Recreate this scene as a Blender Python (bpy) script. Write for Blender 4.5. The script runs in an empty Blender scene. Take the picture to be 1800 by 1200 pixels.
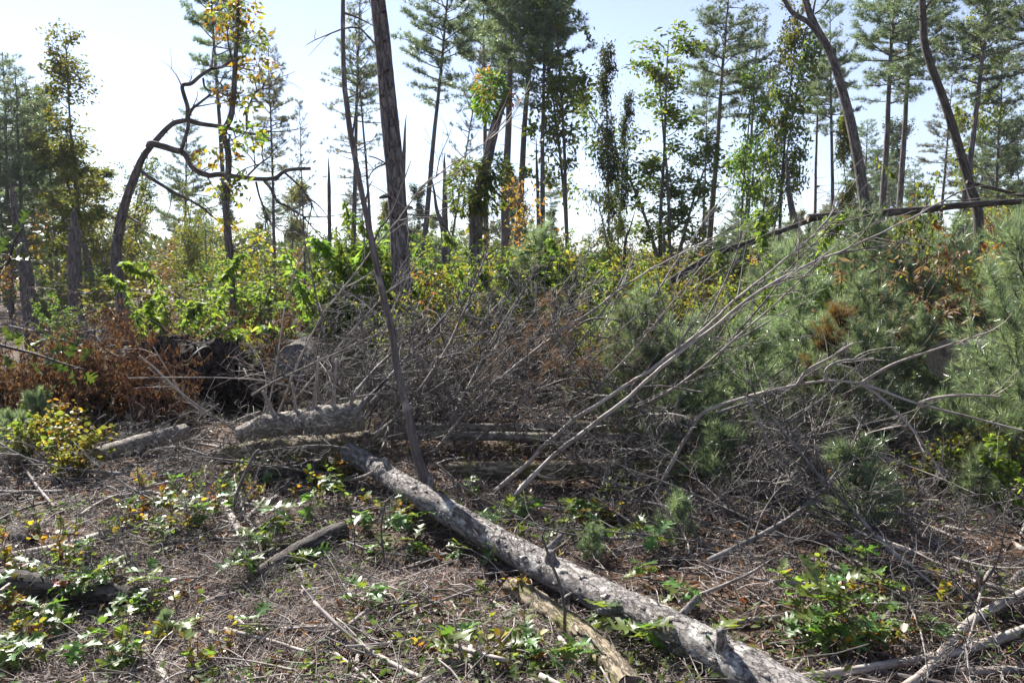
import bpy, math, random
import numpy as np
from mathutils import Vector, Matrix, Euler

# ------------------------------------------------------------------ camera, light, exposure
S = bpy.context.scene
COL = S.collection
CAM_H, F, HORIZON = 1.6, 1400.0, 470.0           # metres; pixels of the 1800 px wide photograph
PITCH = math.atan((600 - HORIZON) / F)
cd = bpy.data.cameras.new('camera'); cam = bpy.data.objects.new('camera', cd); COL.objects.link(cam)
cam.location = (0, 0, CAM_H); cam.rotation_euler = (math.pi / 2 - PITCH, 0, 0)
cd.sensor_width = 36; cd.lens = 28; cd.clip_start = 0.05; cd.clip_end = 3000
S.camera = cam
SUN_AZ, SUN_EL = math.radians(-34), math.radians(40)   # azimuth from +Y, positive to the right
W = bpy.data.worlds.new('World'); S.world = W; W.use_nodes = True
nt = W.node_tree; bg = nt.nodes['Background']
sky = nt.nodes.new('ShaderNodeTexSky'); sky.sky_type = 'NISHITA'; sky.sun_disc = False
sky.sun_elevation = SUN_EL; sky.sun_rotation = SUN_AZ; sky.air_density = 1.0; sky.dust_density = 0.1; sky.ozone_density = 2.0
tint = nt.nodes.new('ShaderNodeMix'); tint.data_type = 'RGBA'; tint.blend_type = 'MULTIPLY'; tint.inputs[0].default_value = 1
tint.inputs[7].default_value = (0.96, 0.98, 1.13, 1)        # the photograph's cool white balance
pale = nt.nodes.new('ShaderNodeHueSaturation'); pale.inputs['Saturation'].default_value = 0.68
nt.links.new(sky.outputs[0], pale.inputs['Color']); nt.links.new(pale.outputs[0], tint.inputs[6]); nt.links.new(tint.outputs[2], bg.inputs[0]); bg.inputs[1].default_value = 0.05
sd = bpy.data.lights.new('sun', 'SUN'); sd.energy = 5.0; sd.angle = math.radians(0.5); sd.color = (1.0, 0.96, 0.90)
sun = bpy.data.objects.new('sun', sd); COL.objects.link(sun)
sdir = Vector((math.sin(SUN_AZ) * math.cos(SUN_EL), math.cos(SUN_AZ) * math.cos(SUN_EL), math.sin(SUN_EL)))
sun.rotation_euler = (-sdir).to_track_quat('-Z', 'Y').to_euler(); sun.location = (-20, 30, 40)
S.view_settings.view_transform = 'Standard'; S.view_settings.look = 'None'
S.view_settings.exposure = 1.78; S.view_settings.gamma = 1
S.view_settings.use_curve_mapping = False
S.cycles.use_denoising = True; S.cycles.denoising_prefilter = 'ACCURATE'; S.cycles.denoising_input_passes = 'RGB_ALBEDO_NORMAL'
S.cycles.max_bounces = 8; S.cycles.diffuse_bounces = 3; S.cycles.transmission_bounces = 4
S.cycles.transparent_max_bounces = 8

# ------------------------------------------------------------------ helpers: noise, ground, pixels
RNG = np.random.default_rng(7)
random.seed(7)


def _hash(ix, iy, iz):
    n = (ix * 73856093) ^ (iy * 19349663) ^ (iz * 83492791)
    n = (n ^ (n >> 13)) * 1274126177
    return ((n ^ (n >> 16)) & 0xffff) / 65535.0


def vn3(p):
    p = np.asarray(p, float); i = np.floor(p).astype(np.int64); f = p - i; f = f * f * (3 - 2 * f)
    o = 0
    for a in (0, 1):
        for b in (0, 1):
            for c in (0, 1):
                w = (f[..., 0] if a else 1 - f[..., 0]) * (f[..., 1] if b else 1 - f[..., 1]) * (f[..., 2] if c else 1 - f[..., 2])
                o = o + w * _hash(i[..., 0] + a, i[..., 1] + b, i[..., 2] + c)
    return o * 2 - 1


def ground(x, y):
    x = np.asarray(x, float); y = np.asarray(y, float)
    z = np.zeros(np.broadcast(x, y).shape)
    q = np.stack([x + 0 * y, y + 0 * x, 0 * (x + y)], -1)
    near = np.exp(-((x ** 2 + (y - 5) ** 2) / 900.0))
    return 0.10 * vn3(q / 2.3 + 11) + near * (0.065 * vn3(q / 0.6 + 5) + 0.018 * vn3(q / 0.23)) + 0 * z


def gz(x, y): return float(ground(np.array([x]), np.array([y]))[0])


CP, SP = math.cos(PITCH), math.sin(PITCH)


def P(px, py, d):
    """a point at camera depth d seen at photograph pixel px, py"""
    X, Y = (px - 900) / F * d, (600 - py) / F * d
    return np.array([X, d * CP + Y * SP, CAM_H - d * SP + Y * CP])


def G(px, py, lift=0.0):
    """where the ray through a pixel meets the ground raised by lift"""
    k = (600 - py) / F
    dz = -SP + k * CP
    d = (CAM_H - lift) / max(-dz, 0.02)
    for _ in range(6):
        p = P(px, py, d); zt = gz(p[0], p[1]) + lift
        d = (CAM_H - zt) / max(-dz, 0.02)
    return P(px, py, d)


def at(px, d):
    x = (px - 900) / F * d * 1.0; y = d
    return np.array([x, y, gz(x, y)])


# ------------------------------------------------------------------ helpers: mesh builder
class MB:
    def __init__(s): s.v = []; s.b = []; s.t = []; s.q = []; s.n = 0; s.bark = False

    def add(s, v, tris=None, quads=None, bark=None):
        v = np.asarray(v, float).reshape(-1, 3)
        s.v.append(v); s.b.append(bark if bark is not None else np.zeros_like(v))
        if bark is not None: s.bark = True
        if tris is not None and len(tris): s.t.append(np.asarray(tris, np.int64).reshape(-1, 3) + s.n)
        if quads is not None and len(quads): s.q.append(np.asarray(quads, np.int64).reshape(-1, 4) + s.n)
        s.n += len(v)

    def tubes(s, pts, rad, k=4, rmod=None, cap=True):
        """pts (N,n,3), rad (N,n): N tubes of k sides"""
        pts = np.asarray(pts, float); rad = np.asarray(rad, float)
        if pts.ndim == 2: pts = pts[None]; rad = rad[None]
        N, n, _ = pts.shape
        tan = np.gradient(pts, axis=1); tan /= np.linalg.norm(tan, axis=2, keepdims=True) + 1e-9
        mean = np.abs(pts[:, -1] - pts[:, 0]); ref = np.eye(3)[np.argmin(mean, axis=1)]
        U = ref[:, None] - tan * np.sum(ref[:, None] * tan, 2, keepdims=True)
        U /= np.linalg.norm(U, axis=2, keepdims=True) + 1e-9
        V = np.cross(tan, U)
        a = np.arange(k) * 2 * math.pi / k
        ca, sa = np.cos(a), np.sin(a)
        seg = np.concatenate([np.zeros((N, 1)), np.cumsum(np.linalg.norm(np.diff(pts, axis=1), axis=2), 1)], 1)
        off = (np.arange(N) * 3.7 % 50)[:, None, None]
        r = rad[:, :, None] * np.ones(k)
        bk = np.stack([ca * rad[:, :, None], sa * rad[:, :, None], seg[:, :, None] + off + 0 * r], -1)
        if rmod is not None: r = r * rmod(bk)
        ring = pts[:, :, None] + U[:, :, None] * (ca * r)[..., None] + V[:, :, None] * (sa * r)[..., None]
        i = np.arange(n - 1)[:, None] * k; j = np.arange(k)[None]; j2 = (j + 1) % k
        q = np.stack([i + j, i + j2, i + k + j2, i + k + j], -1).reshape(-1, 4)
        q = (q[None] + (np.arange(N) * n * k)[:, None, None]).reshape(-1, 4)
        base = s.n
        s.add(ring.reshape(-1, 3), quads=q, bark=bk.reshape(-1, 3))
        if cap and k >= 3:
            f0 = np.array([[0, m + 1, m] for m in range(1, k - 1)]); f1 = np.array([[0, m, m + 1] for m in range(1, k - 1)]) + (n - 1) * k
            f = np.concatenate([f0, f1]); f = (f[None] + (np.arange(N) * n * k)[:, None, None]).reshape(-1, 3)
            s.t.append(f + base)

    def tube(s, pts, rad, k=6, rmod=None, cap=True):
        pts = np.asarray(pts, float)
        rad = np.broadcast_to(np.asarray(rad, float), (len(pts),))
        s.tubes(pts[None], rad[None], k, rmod, cap)

    def scatter(s, tmpl, pos, rot, scale):
        """tmpl (verts, tris) repeated at pos (N,3) with rot (N,3,3) and scale (N,)"""
        tv, tt = tmpl; pos = np.asarray(pos, float); N = len(pos)
        if N == 0: return
        scale = np.asarray(scale, float)
        if scale.ndim == 1: scale = scale[:, None]
        v = np.einsum('nij,nvj->nvi', rot, tv[None] * scale[:, None, :]) + pos[:, None]
        t = (tt[None] + (np.arange(N) * len(tv))[:, None, None]).reshape(-1, 3)
        s.add(v.reshape(-1, 3), tris=t)

    def mesh(s, name, mat, smooth=False, origin=None):
        me = bpy.data.meshes.new(name)
        v = np.concatenate(s.v) if s.v else np.zeros((0, 3))
        if origin is not None: v = v - np.asarray(origin)
        t = np.concatenate(s.t) if s.t else np.zeros((0, 3), np.int64)
        q = np.concatenate(s.q) if s.q else np.zeros((0, 4), np.int64)
        me.vertices.add(len(v)); me.vertices.foreach_set('co', v.astype(np.float32).ravel())
        nl = t.size + q.size
        me.loops.add(nl); me.loops.foreach_set('vertex_index', np.concatenate([t.ravel(), q.ravel()]).astype(np.int32))
        me.polygons.add(len(t) + len(q))
        ls = np.concatenate([np.arange(len(t)) * 3, t.size + np.arange(len(q)) * 4]).astype(np.int32)
        me.polygons.foreach_set('loop_start', ls)
        if smooth: me.polygons.foreach_set('use_smooth', np.ones(len(t) + len(q), bool))
        if s.bark:
            a = me.attributes.new('bark', 'FLOAT_VECTOR', 'POINT')
            a.data.foreach_set('vector', np.concatenate(s.b).astype(np.float32).ravel())
        me.update(calc_edges=True)
        if mat: me.materials.append(mat)
        return me


def unit(a): return a / (np.linalg.norm(a, axis=-1, keepdims=True) + 1e-9)


def frames(d, up):
    """rotation matrices whose +Y is d and whose +Z leans to up"""
    y = unit(np.asarray(d, float)); x = unit(np.cross(y, up)); z = np.cross(x, y)
    return np.stack([x, y, z], -1)


def smooth_path(pts, n):
    """Catmull-Rom through pts, n points in all"""
    p = np.asarray(pts, float)
    if len(p) == 2: p = np.stack([p[0], (p[0] + p[1]) / 2, p[1]])
    e = np.concatenate([[2 * p[0] - p[1]], p, [2 * p[-1] - p[-2]]])
    L = np.concatenate([[0], np.cumsum(np.linalg.norm(np.diff(p[:, :3], axis=0), axis=1))])
    u = np.interp(np.linspace(0, L[-1], n), L, np.arange(len(p)))
    i = np.minimum(u.astype(int), len(p) - 2); f = (u - i)[:, None]
    a, b, c, d = e[i], e[i + 1], e[i + 2], e[i + 3]
    return 0.5 * (2 * b + (c - a) * f + (2 * a - 5 * b + 4 * c - d) * f ** 2 + (3 * b - a - 3 * c + d) * f ** 3)


def wob(pts, amp, rng):
    n = len(pts); w = rng.normal(0, amp, (n, 3)); w[0] = 0
    return pts + w


# ------------------------------------------------------------------ helpers: objects
def tag(o, label=None, cat=None, group=None, kind=None):
    if label: o['label'] = label
    if cat: o['category'] = cat
    if group: o['group'] = group
    if kind: o['kind'] = kind
    return o


def thing(name, label, cat, loc, rot=(0, 0, 0), sc=1.0, group=None):
    o = bpy.data.objects.new(name, None); COL.objects.link(o)
    o.empty_display_size = 0.1
    o.location = loc; o.rotation_euler = rot; o.scale = (sc, sc, sc) if np.isscalar(sc) else sc
    return tag(o, label, cat, group)


def part(name, mesh, parent, loc=(0, 0, 0), rot=(0, 0, 0), sc=1.0, kind=None, label=None):
    o = bpy.data.objects.new(name, mesh); COL.objects.link(o); o.parent = parent
    o.location = loc; o.rotation_euler = rot; o.scale = (sc, sc, sc) if np.isscalar(sc) else sc
    if kind: o['kind'] = kind
    if label: o['label'] = label
    if name in ('side_twigs',): o['kind'] = 'stuff'
    return o


def single(name, mesh, label, cat, loc=(0, 0, 0), rot=(0, 0, 0), sc=1.0, group=None, kind=None):
    o = bpy.data.objects.new(name, mesh); COL.objects.link(o)
    o.location = loc; o.rotation_euler = rot; o.scale = (sc, sc, sc) if np.isscalar(sc) else sc
    return tag(o, label, cat, group, kind)


# ------------------------------------------------------------------ materials
def newmat(name):
    m = bpy.data.materials.new(name); m.use_nodes = True
    n = m.node_tree.nodes; n.clear(); out = n.new('ShaderNodeOutputMaterial')
    return m, n, m.node_tree.links, out


def ramp(n, stops, interp='LINEAR'):
    r = n.new('ShaderNodeValToRGB'); cr = r.color_ramp; cr.interpolation = interp
    while len(cr.elements) < len(stops): cr.elements.new(0.5)
    for e, (p, c) in zip(cr.elements, stops): e.position = p; e.color = (*c, 1)
    return r


def leaf_mat(name, cols, trans=0.45, rough=0.42, spec=0.5, boost=1.5, hue=0.03, tb=0.55):
    m, n, l, out = newmat(name)
    g = n.new('ShaderNodeNewGeometry'); oi = n.new('ShaderNodeObjectInfo')
    mx = n.new('ShaderNodeMath'); mx.operation = 'MULTIPLY_ADD'; mx.inputs[1].default_value = 1.0
    fr = n.new('ShaderNodeMath'); fr.operation = 'FRACT'
    l.new(g.outputs['Random Per Island'], mx.inputs[0]); l.new(oi.outputs['Random'], mx.inputs[2]); l.new(mx.outputs[0], fr.inputs[0])
    k = len(cols); r = ramp(n, [(i / max(k - 1, 1), c) for i, c in enumerate(cols)])
    l.new(fr.outputs[0], r.inputs[0])
    hs = n.new('ShaderNodeHueSaturation')
    mr = n.new('ShaderNodeMapRange'); mr.inputs[3].default_value = 0.5 - hue; mr.inputs[4].default_value = 0.5 + hue
    mv = n.new('ShaderNodeMapRange'); mv.inputs[3].default_value = 0.75; mv.inputs[4].default_value = 1.25
    l.new(oi.outputs['Random'], mr.inputs[0]); l.new(oi.outputs['Random'], mv.inputs[0])
    l.new(mr.outputs[0], hs.inputs['Hue']); l.new(mv.outputs[0], hs.inputs['Value']); l.new(r.outputs[0], hs.inputs['Color'])
    b = n.new('ShaderNodeBsdfPrincipled'); b.inputs['Roughness'].default_value = rough; b.inputs['Specular IOR Level'].default_value = spec
    t = n.new('ShaderNodeBsdfTranslucent')
    mul = n.new('ShaderNodeMix'); mul.data_type = 'RGBA'; mul.blend_type = 'MULTIPLY'; mul.inputs[0].default_value = 1
    mul.inputs[7].default_value = (boost * 1.15, boost * 1.1, boost * tb, 1)
    l.new(hs.outputs[0], b.inputs['Base Color']); l.new(hs.outputs[0], mul.inputs[6]); l.new(mul.outputs[2], t.inputs[0])
    mi = n.new('ShaderNodeMixShader'); mi.inputs[0].default_value = trans
    l.new(b.outputs[0], mi.inputs[1]); l.new(t.outputs[0], mi.inputs[2]); l.new(mi.outputs[0], out.inputs[0])
    return m


def bark_mat(name, dark, mid, light, patch=None, patch_amt=0.6, scale=30, stretch=0.25, bump=0.6, rough=0.9, dist=0.02):
    m, n, l, out = newmat(name)
    a = n.new('ShaderNodeAttribute'); a.attribute_name = 'bark'
    mp = n.new('ShaderNodeMapping'); mp.inputs['Scale'].default_value = (scale, scale, scale * stretch)
    l.new(a.outputs['Vector'], mp.inputs[0])
    nz = n.new('ShaderNodeTexNoise'); nz.inputs['Scale'].default_value = 1.0; nz.inputs['Detail'].default_value = 6; nz.inputs['Roughness'].default_value = 0.65
    l.new(mp.outputs[0], nz.inputs[0])
    vo = n.new('ShaderNodeTexVoronoi'); vo.feature = 'DISTANCE_TO_EDGE'; vo.inputs['Scale'].default_value = 0.8; vo.inputs['Randomness'].default_value = 1.0
    wv = n.new('ShaderNodeVectorMath'); wv.operation = 'MULTIPLY_ADD'; wv.inputs[1].default_value = (3.2, 3.2, 3.2)
    l.new(nz.outputs['Color'], wv.inputs[0]); l.new(mp.outputs[0], wv.inputs[2]); l.new(wv.outputs[0], vo.inputs['Vector'])
    r = ramp(n, [(0.3, dark), (0.5, mid), (0.72, light)])
    l.new(nz.outputs[0], r.inputs[0])
    cr = ramp(n, [(0.0, (0.35, 0.33, 0.32)), (0.10, (1, 1, 1))]); l.new(vo.outputs[0], cr.inputs[0])
    mu = n.new('ShaderNodeMix'); mu.data_type = 'RGBA'; mu.blend_type = 'MULTIPLY'; mu.inputs[0].default_value = 0.65
    l.new(r.outputs[0], mu.inputs[6]); l.new(cr.outputs[0], mu.inputs[7])
    col = mu.outputs[2]
    if patch:
        n2 = n.new('ShaderNodeTexNoise'); n2.inputs['Scale'].default_value = 6; n2.inputs['Detail'].default_value = 4
        l.new(a.outputs['Vector'], n2.inputs[0])
        r2 = ramp(n, [(patch_amt - 0.04, (0, 0, 0)), (patch_amt + 0.05, (1, 1, 1))]); l.new(n2.outputs[0], r2.inputs[0])
        m2 = n.new('ShaderNodeMix'); m2.data_type = 'RGBA'; l.new(r2.outputs[0], m2.inputs[0])
        l.new(col, m2.inputs[6]); m2.inputs[7].default_value = (*patch, 1); col = m2.outputs[2]
    b = n.new('ShaderNodeBsdfPrincipled'); b.inputs['Roughness'].default_value = rough; b.inputs['Specular IOR Level'].default_value = 0.25
    l.new(col, b.inputs['Base Color'])
    ad = n.new('ShaderNodeMath'); ad.operation = 'MULTIPLY_ADD'; ad.inputs[1].default_value = 0.7
    l.new(nz.outputs[0], ad.inputs[0]); l.new(cr.outputs[0], ad.inputs[2])
    bp = n.new('ShaderNodeBump'); bp.inputs['Strength'].default_value = bump; bp.inputs['Distance'].default_value = dist
    l.new(ad.outputs[0], bp.inputs['Height']); l.new(bp.outputs[0], b.inputs['Normal'])
    l.new(b.outputs[0], out.inputs[0])
    return m


def twig_mat(name, cols, rough=0.75):
    m, n, l, out = newmat(name)
    g = n.new('ShaderNodeNewGeometry'); r = ramp(n, [(i / (len(cols) - 1), c) for i, c in enumerate(cols)])
    l.new(g.outputs['Random Per Island'], r.inputs[0])
    a = n.new('ShaderNodeTexCoord'); nz = n.new('ShaderNodeTexNoise'); nz.inputs['Scale'].default_value = 18; nz.inputs['Detail'].default_value = 3
    l.new(a.outputs['Object'], nz.inputs[0])
    r2 = ramp(n, [(0.35, (0.5, 0.48, 0.46)), (0.65, (1.2, 1.2, 1.2))]); l.new(nz.outputs[0], r2.inputs[0])
    mu = n.new('ShaderNodeMix'); mu.data_type = 'RGBA'; mu.blend_type = 'MULTIPLY'; mu.inputs[0].default_value = 1
    l.new(r.outputs[0], mu.inputs[6]); l.new(r2.outputs[0], mu.inputs[7])
    b = n.new('ShaderNodeBsdfPrincipled'); b.inputs['Roughness'].default_value = rough; b.inputs['Specular IOR Level'].default_value = 0.35
    l.new(mu.outputs[2], b.inputs['Base Color']); l.new(b.outputs[0], out.inputs[0])
    return m


def ground_mat():
    m, n, l, out = newmat('forest_soil')
    tc = n.new('ShaderNodeTexCoord')
    nz = n.new('ShaderNodeTexNoise'); nz.inputs['Scale'].default_value = 0.9; nz.inputs['Detail'].default_value = 8; nz.inputs['Roughness'].default_value = 0.7
    l.new(tc.outputs['Object'], nz.inputs[0])
    r = ramp(n, [(0.3, (0.035, 0.022, 0.016)), (0.5, (0.10, 0.066, 0.046)), (0.7, (0.17, 0.12, 0.09))]); l.new(nz.outputs[0], r.inputs[0])
    n2 = n.new('ShaderNodeTexNoise'); n2.inputs['Scale'].default_value = 55; n2.inputs['Detail'].default_value = 5
    l.new(tc.outputs['Object'], n2.inputs[0])
    r2 = ramp(n, [(0.35, (0.35, 0.35, 0.35)), (0.65, (1.3, 1.3, 1.3))]); l.new(n2.outputs[0], r2.inputs[0])
    mu = n.new('ShaderNodeMix'); mu.data_type = 'RGBA'; mu.blend_type = 'MULTIPLY'; mu.inputs[0].default_value = 1
    l.new(r.outputs[0], mu.inputs[6]); l.new(r2.outputs[0], mu.inputs[7])
    b = n.new('ShaderNodeBsdfPrincipled'); b.inputs['Roughness'].default_value = 0.95; b.inputs['Specular IOR Level'].default_value = 0.15
    l.new(mu.outputs[2], b.inputs['Base Color'])
    bp = n.new('ShaderNodeBump'); bp.inputs['Strength'].default_value = 0.8; bp.inputs['Distance'].default_value = 0.02
    l.new(n2.outputs[0], bp.inputs['Height']); l.new(bp.outputs[0], b.inputs['Normal']); l.new(b.outputs[0], out.inputs[0])
    return m


M = {}
M['soil'] = ground_mat()
M['log'] = bark_mat('weathered_pine_bark', (0.075, 0.066, 0.062), (0.215, 0.193, 0.178), (0.36, 0.333, 0.31), (0.40, 0.385, 0.355), 0.6, 42, 0.45, 0.9, dist=0.012)
M['log_gray'] = bark_mat('grey_log_bark', (0.10, 0.085, 0.07), (0.25, 0.22, 0.185), (0.38, 0.345, 0.30), (0.26, 0.24, 0.16), 0.6, 34, 0.5, 0.9, dist=0.012)
M['log_moss'] = bark_mat('rotten_mossy_bark', (0.06, 0.05, 0.035), (0.2, 0.16, 0.11), (0.33, 0.28, 0.2), (0.14, 0.13, 0.045), 0.52, 46, 0.2, 1.0, dist=0.012)
M['log_dark'] = bark_mat('dark_wet_bark', (0.03, 0.025, 0.022), (0.085, 0.07, 0.06), (0.16, 0.14, 0.125), None, 0.6, 40, 0.15, 0.9, dist=0.012)
M['trunk'] = bark_mat('pine_trunk_bark', (0.055, 0.045, 0.042), (0.14, 0.12, 0.112), (0.24, 0.21, 0.2), None, 0.6, 26, 0.22, 1.0, dist=0.02)
M['trunk_far'] = bark_mat('distant_trunk_bark', (0.05, 0.045, 0.045), (0.13, 0.115, 0.11), (0.21, 0.19, 0.185), None, 0.6, 9, 0.2, 0.6, dist=0.03)
M['pole'] = bark_mat('bare_pole_bark', (0.17, 0.14, 0.12), (0.33, 0.285, 0.25), (0.45, 0.40, 0.35), (0.13, 0.09, 0.07), 0.62, 24, 0.12, 0.5, 0.7, dist=0.006)
M['pole_dark'] = bark_mat('dark_pole_bark', (0.045, 0.038, 0.035), (0.12, 0.098, 0.09), (0.21, 0.185, 0.17), (0.3, 0.26, 0.235), 0.6, 24, 0.12, 0.5, 0.7, dist=0.006)
M['bare'] = bark_mat('bare_weathered_wood', (0.2, 0.17, 0.14), (0.38, 0.34, 0.29), (0.5, 0.46, 0.4), None, 0.6, 60, 0.05, 0.6, 0.7, dist=0.004)
M['cut'] = bark_mat('cut_wood', (0.16, 0.12, 0.085), (0.30, 0.24, 0.18), (0.4, 0.33, 0.26), (0.12, 0.09, 0.07), 0.6, 45, 1, 0.4, dist=0.004)
M['cut_blue'] = bark_mat('aged_cut_wood', (0.055, 0.055, 0.065), (0.10, 0.10, 0.115), (0.15, 0.15, 0.165), None, 0.6, 40, 1, 0.4, dist=0.004)
M['mound'] = bark_mat('upturned_soil', (0.012, 0.009, 0.008), (0.035, 0.024, 0.019), (0.08, 0.058, 0.045), None, 0.6, 14, 1, 1.0, dist=0.04)
M['twig'] = twig_mat('dry_grey_twigs', [(0.05, 0.04, 0.035), (0.12, 0.10, 0.088), (0.21, 0.185, 0.165), (0.37, 0.335, 0.30)])
M['twig_pile'] = twig_mat('brush_twigs', [(0.03, 0.026, 0.024), (0.07, 0.06, 0.054), (0.14, 0.124, 0.112), (0.30, 0.275, 0.25)])
M['twig_red'] = twig_mat('reddish_stems', [(0.05, 0.028, 0.022), (0.13, 0.07, 0.05), (0.18, 0.12, 0.09)])
M['twig_dark'] = twig_mat('dark_stems', [(0.03, 0.025, 0.02), (0.08, 0.065, 0.055)])
M['litter'] = twig_mat('needle_litter', [(0.035, 0.021, 0.016), (0.085, 0.054, 0.042), (0.17, 0.12, 0.10), (0.40, 0.335, 0.30)])
M['dead_leaf'] = leaf_mat('dead_broad_leaves', [(0.09, 0.045, 0.025), (0.17, 0.095, 0.055), (0.26, 0.18, 0.125), (0.22, 0.075, 0.025)], 0.2, 0.6)
M['needle'] = leaf_mat('pine_needles', [(0.06, 0.098, 0.055), (0.085, 0.13, 0.075), (0.11, 0.155, 0.10), (0.14, 0.16, 0.10)], 0.45, 0.4, 0.6, 1.6, 0.012, 0.7)
M['needle_grey'] = leaf_mat('greyish_pine_needles', [(0.06, 0.075, 0.055), (0.095, 0.105, 0.08), (0.12, 0.12, 0.09), (0.13, 0.105, 0.08)], 0.4, 0.45, 0.5, 1.4, 0.012)
M['needle_young'] = leaf_mat('young_pine_needles', [(0.055, 0.095, 0.052), (0.10, 0.15, 0.085), (0.15, 0.20, 0.125), (0.21, 0.25, 0.155)], 0.42, 0.33, 0.9, 1.6, 0.01, 0.7)
M['needle_dead'] = leaf_mat('dead_pine_needles', [(0.10, 0.05, 0.032), (0.17, 0.095, 0.062), (0.24, 0.15, 0.105)], 0.3, 0.55, 0.3, 1.2, 0.01)
M['needle_rust'] = leaf_mat('rusty_pine_needles', [(0.16, 0.085, 0.035), (0.22, 0.14, 0.06), (0.14, 0.14, 0.06)], 0.4, 0.5, 0.3, 1.4, 0.01)
M['green'] = leaf_mat('green_leaves', [(0.04, 0.075, 0.022), (0.065, 0.115, 0.03), (0.09, 0.135, 0.035), (0.15, 0.155, 0.03)], 0.55, 0.55, 0.25, 1.7)
M['bright'] = leaf_mat('bright_green_leaves', [(0.07, 0.13, 0.032), (0.11, 0.175, 0.038), (0.17, 0.22, 0.045)], 0.55, 0.58, 0.25, 1.7, 0.012)
M['dkgreen'] = leaf_mat('dark_leaves', [(0.022, 0.042, 0.02), (0.04, 0.068, 0.03), (0.055, 0.085, 0.03), (0.10, 0.09, 0.03)], 0.42, 0.55, 0.25, 1.4)
M['olive'] = leaf_mat('olive_leaves', [(0.06, 0.09, 0.028), (0.09, 0.12, 0.03), (0.13, 0.145, 0.035), (0.19, 0.15, 0.03)], 0.48, 0.58, 0.25, 1.5)
M['yellow'] = leaf_mat('yellow_green_leaves', [(0.08, 0.12, 0.03), (0.12, 0.16, 0.035), (0.19, 0.19, 0.035), (0.26, 0.18, 0.03)], 0.5, 0.58, 0.25, 1.5)
M['gold'] = leaf_mat('gold_and_red_leaves', [(0.12, 0.15, 0.035), (0.2, 0.19, 0.035), (0.26, 0.2, 0.03), (0.27, 0.12, 0.03), (0.16, 0.16, 0.03), (0.11, 0.13, 0.03)], 0.5, 0.42, 0.5, 1.4)
M['orange'] = leaf_mat('orange_leaves', [(0.25, 0.09, 0.025), (0.32, 0.14, 0.03), (0.26, 0.17, 0.03), (0.10, 0.11, 0.03), (0.27, 0.06, 0.03)], 0.48, 0.42, 0.5, 1.3)
M['rust'] = leaf_mat('rusty_dead_leaves', [(0.045, 0.022, 0.016), (0.09, 0.045, 0.03), (0.16, 0.075, 0.042), (0.07, 0.036, 0.027), (0.19, 0.125, 0.075)], 0.34, 0.5, 0.4, 1.2, 0.012)
M['brown'] = leaf_mat('brown_dry_leaves', [(0.085, 0.05, 0.035), (0.14, 0.095, 0.065), (0.2, 0.15, 0.11)], 0.4, 0.5, 0.3, 1.3, 0.012)
M['oak'] = leaf_mat('oak_seedling_leaves', [(0.055, 0.11, 0.026), (0.085, 0.145, 0.03), (0.12, 0.165, 0.035)], 0.45, 0.42, 0.5, 1.8, 0.03)
M['red'] = leaf_mat('red_leaf', [(0.4, 0.02, 0.03), (0.45, 0.03, 0.03)], 0.4, 0.4, 0.5, 1.3, 0.0)

# ------------------------------------------------------------------ leaf and needle templates
T_LEAF = (np.array([[0, 0, 0], [-.24, .42, .05], [.24, .42, .05], [0, .5, -.02], [0, 1, -.12]]),
          np.array([[0, 3, 1], [0, 2, 3], [1, 3, 4], [3, 2, 4]]))
T_NARROW = (np.array([[0, 0, 0], [-.13, .4, .03], [.13, .4, .03], [0, .45, -.02], [0, 1, -.22]]),
            np.array([[0, 3, 1], [0, 2, 3], [1, 3, 4], [3, 2, 4]]))
T_LANCE = (np.array([[0, 0, 0], [-.15, .4, .06], [.15, .4, .06], [0, .45, .02], [0, 1, -.35]]), T_NARROW[1])
T_CURL = (np.array([[0, 0, 0], [-.16, .4, .14], [.16, .4, .14], [0, .45, -.02], [0.06, 1, .16]]),
          np.array([[0, 3, 1], [0, 2, 3], [1, 3, 4], [3, 2, 4]]))
T_ROUND = (np.array([[0, 0, 0], [-.26, .2, .04], [.26, .2, .04], [-.34, .55, .07], [.34, .55, .07], [0, .5, -.01], [0, 1, -.08]]),
           np.array([[0, 5, 1], [0, 2, 5], [1, 5, 3], [2, 4, 5], [3, 5, 6], [5, 4, 6]]))


def oak_template(seed):
    r = np.random.default_rng(seed)
    out = [(.02, 0.0), (.025, .10), (.09, .18), (.27, .27), (.30, .33), (.13, .36), (.12, .42), (.40, .54), (.46, .62), (.19, .60), (.14, .66),
           (.34, .80), (.36, .87), (.15, .82), (.10, .90), (.0, 1.0)]
    R = np.array(out) * (1 + r.normal(0, .05, (len(out), 2))); R[0] = out[0]; R[-1] = (0, 1)
    L = np.array(out) * (1 + r.normal(0, .05, (len(out), 2))); L[:, 0] *= -1; L[0] = (-.02, 0); L[-1] = (0, 1)
    mid = np.array([[0, y] for y in np.linspace(0, 1, len(out))])
    n = len(out); v2 = np.concatenate([mid, R, L])
    t = []
    for i in range(n - 1):
        t += [[i, n + i, n + i + 1], [i, n + i + 1, i + 1], [i, 2 * n + i + 1, 2 * n + i], [i, i + 1, 2 * n + i + 1]]
    x, y = v2[:, 0], v2[:, 1]
    z = .30 * np.abs(x) - r.uniform(.12, .32) * y ** 2 + r.uniform(-.12, .12) * x + .05 * np.sin(y * 17) * np.abs(x) * 3
    return (np.stack([x, y, z], -1), np.array(t))


T_OAK = [oak_template(i) for i in range(4)]


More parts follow.
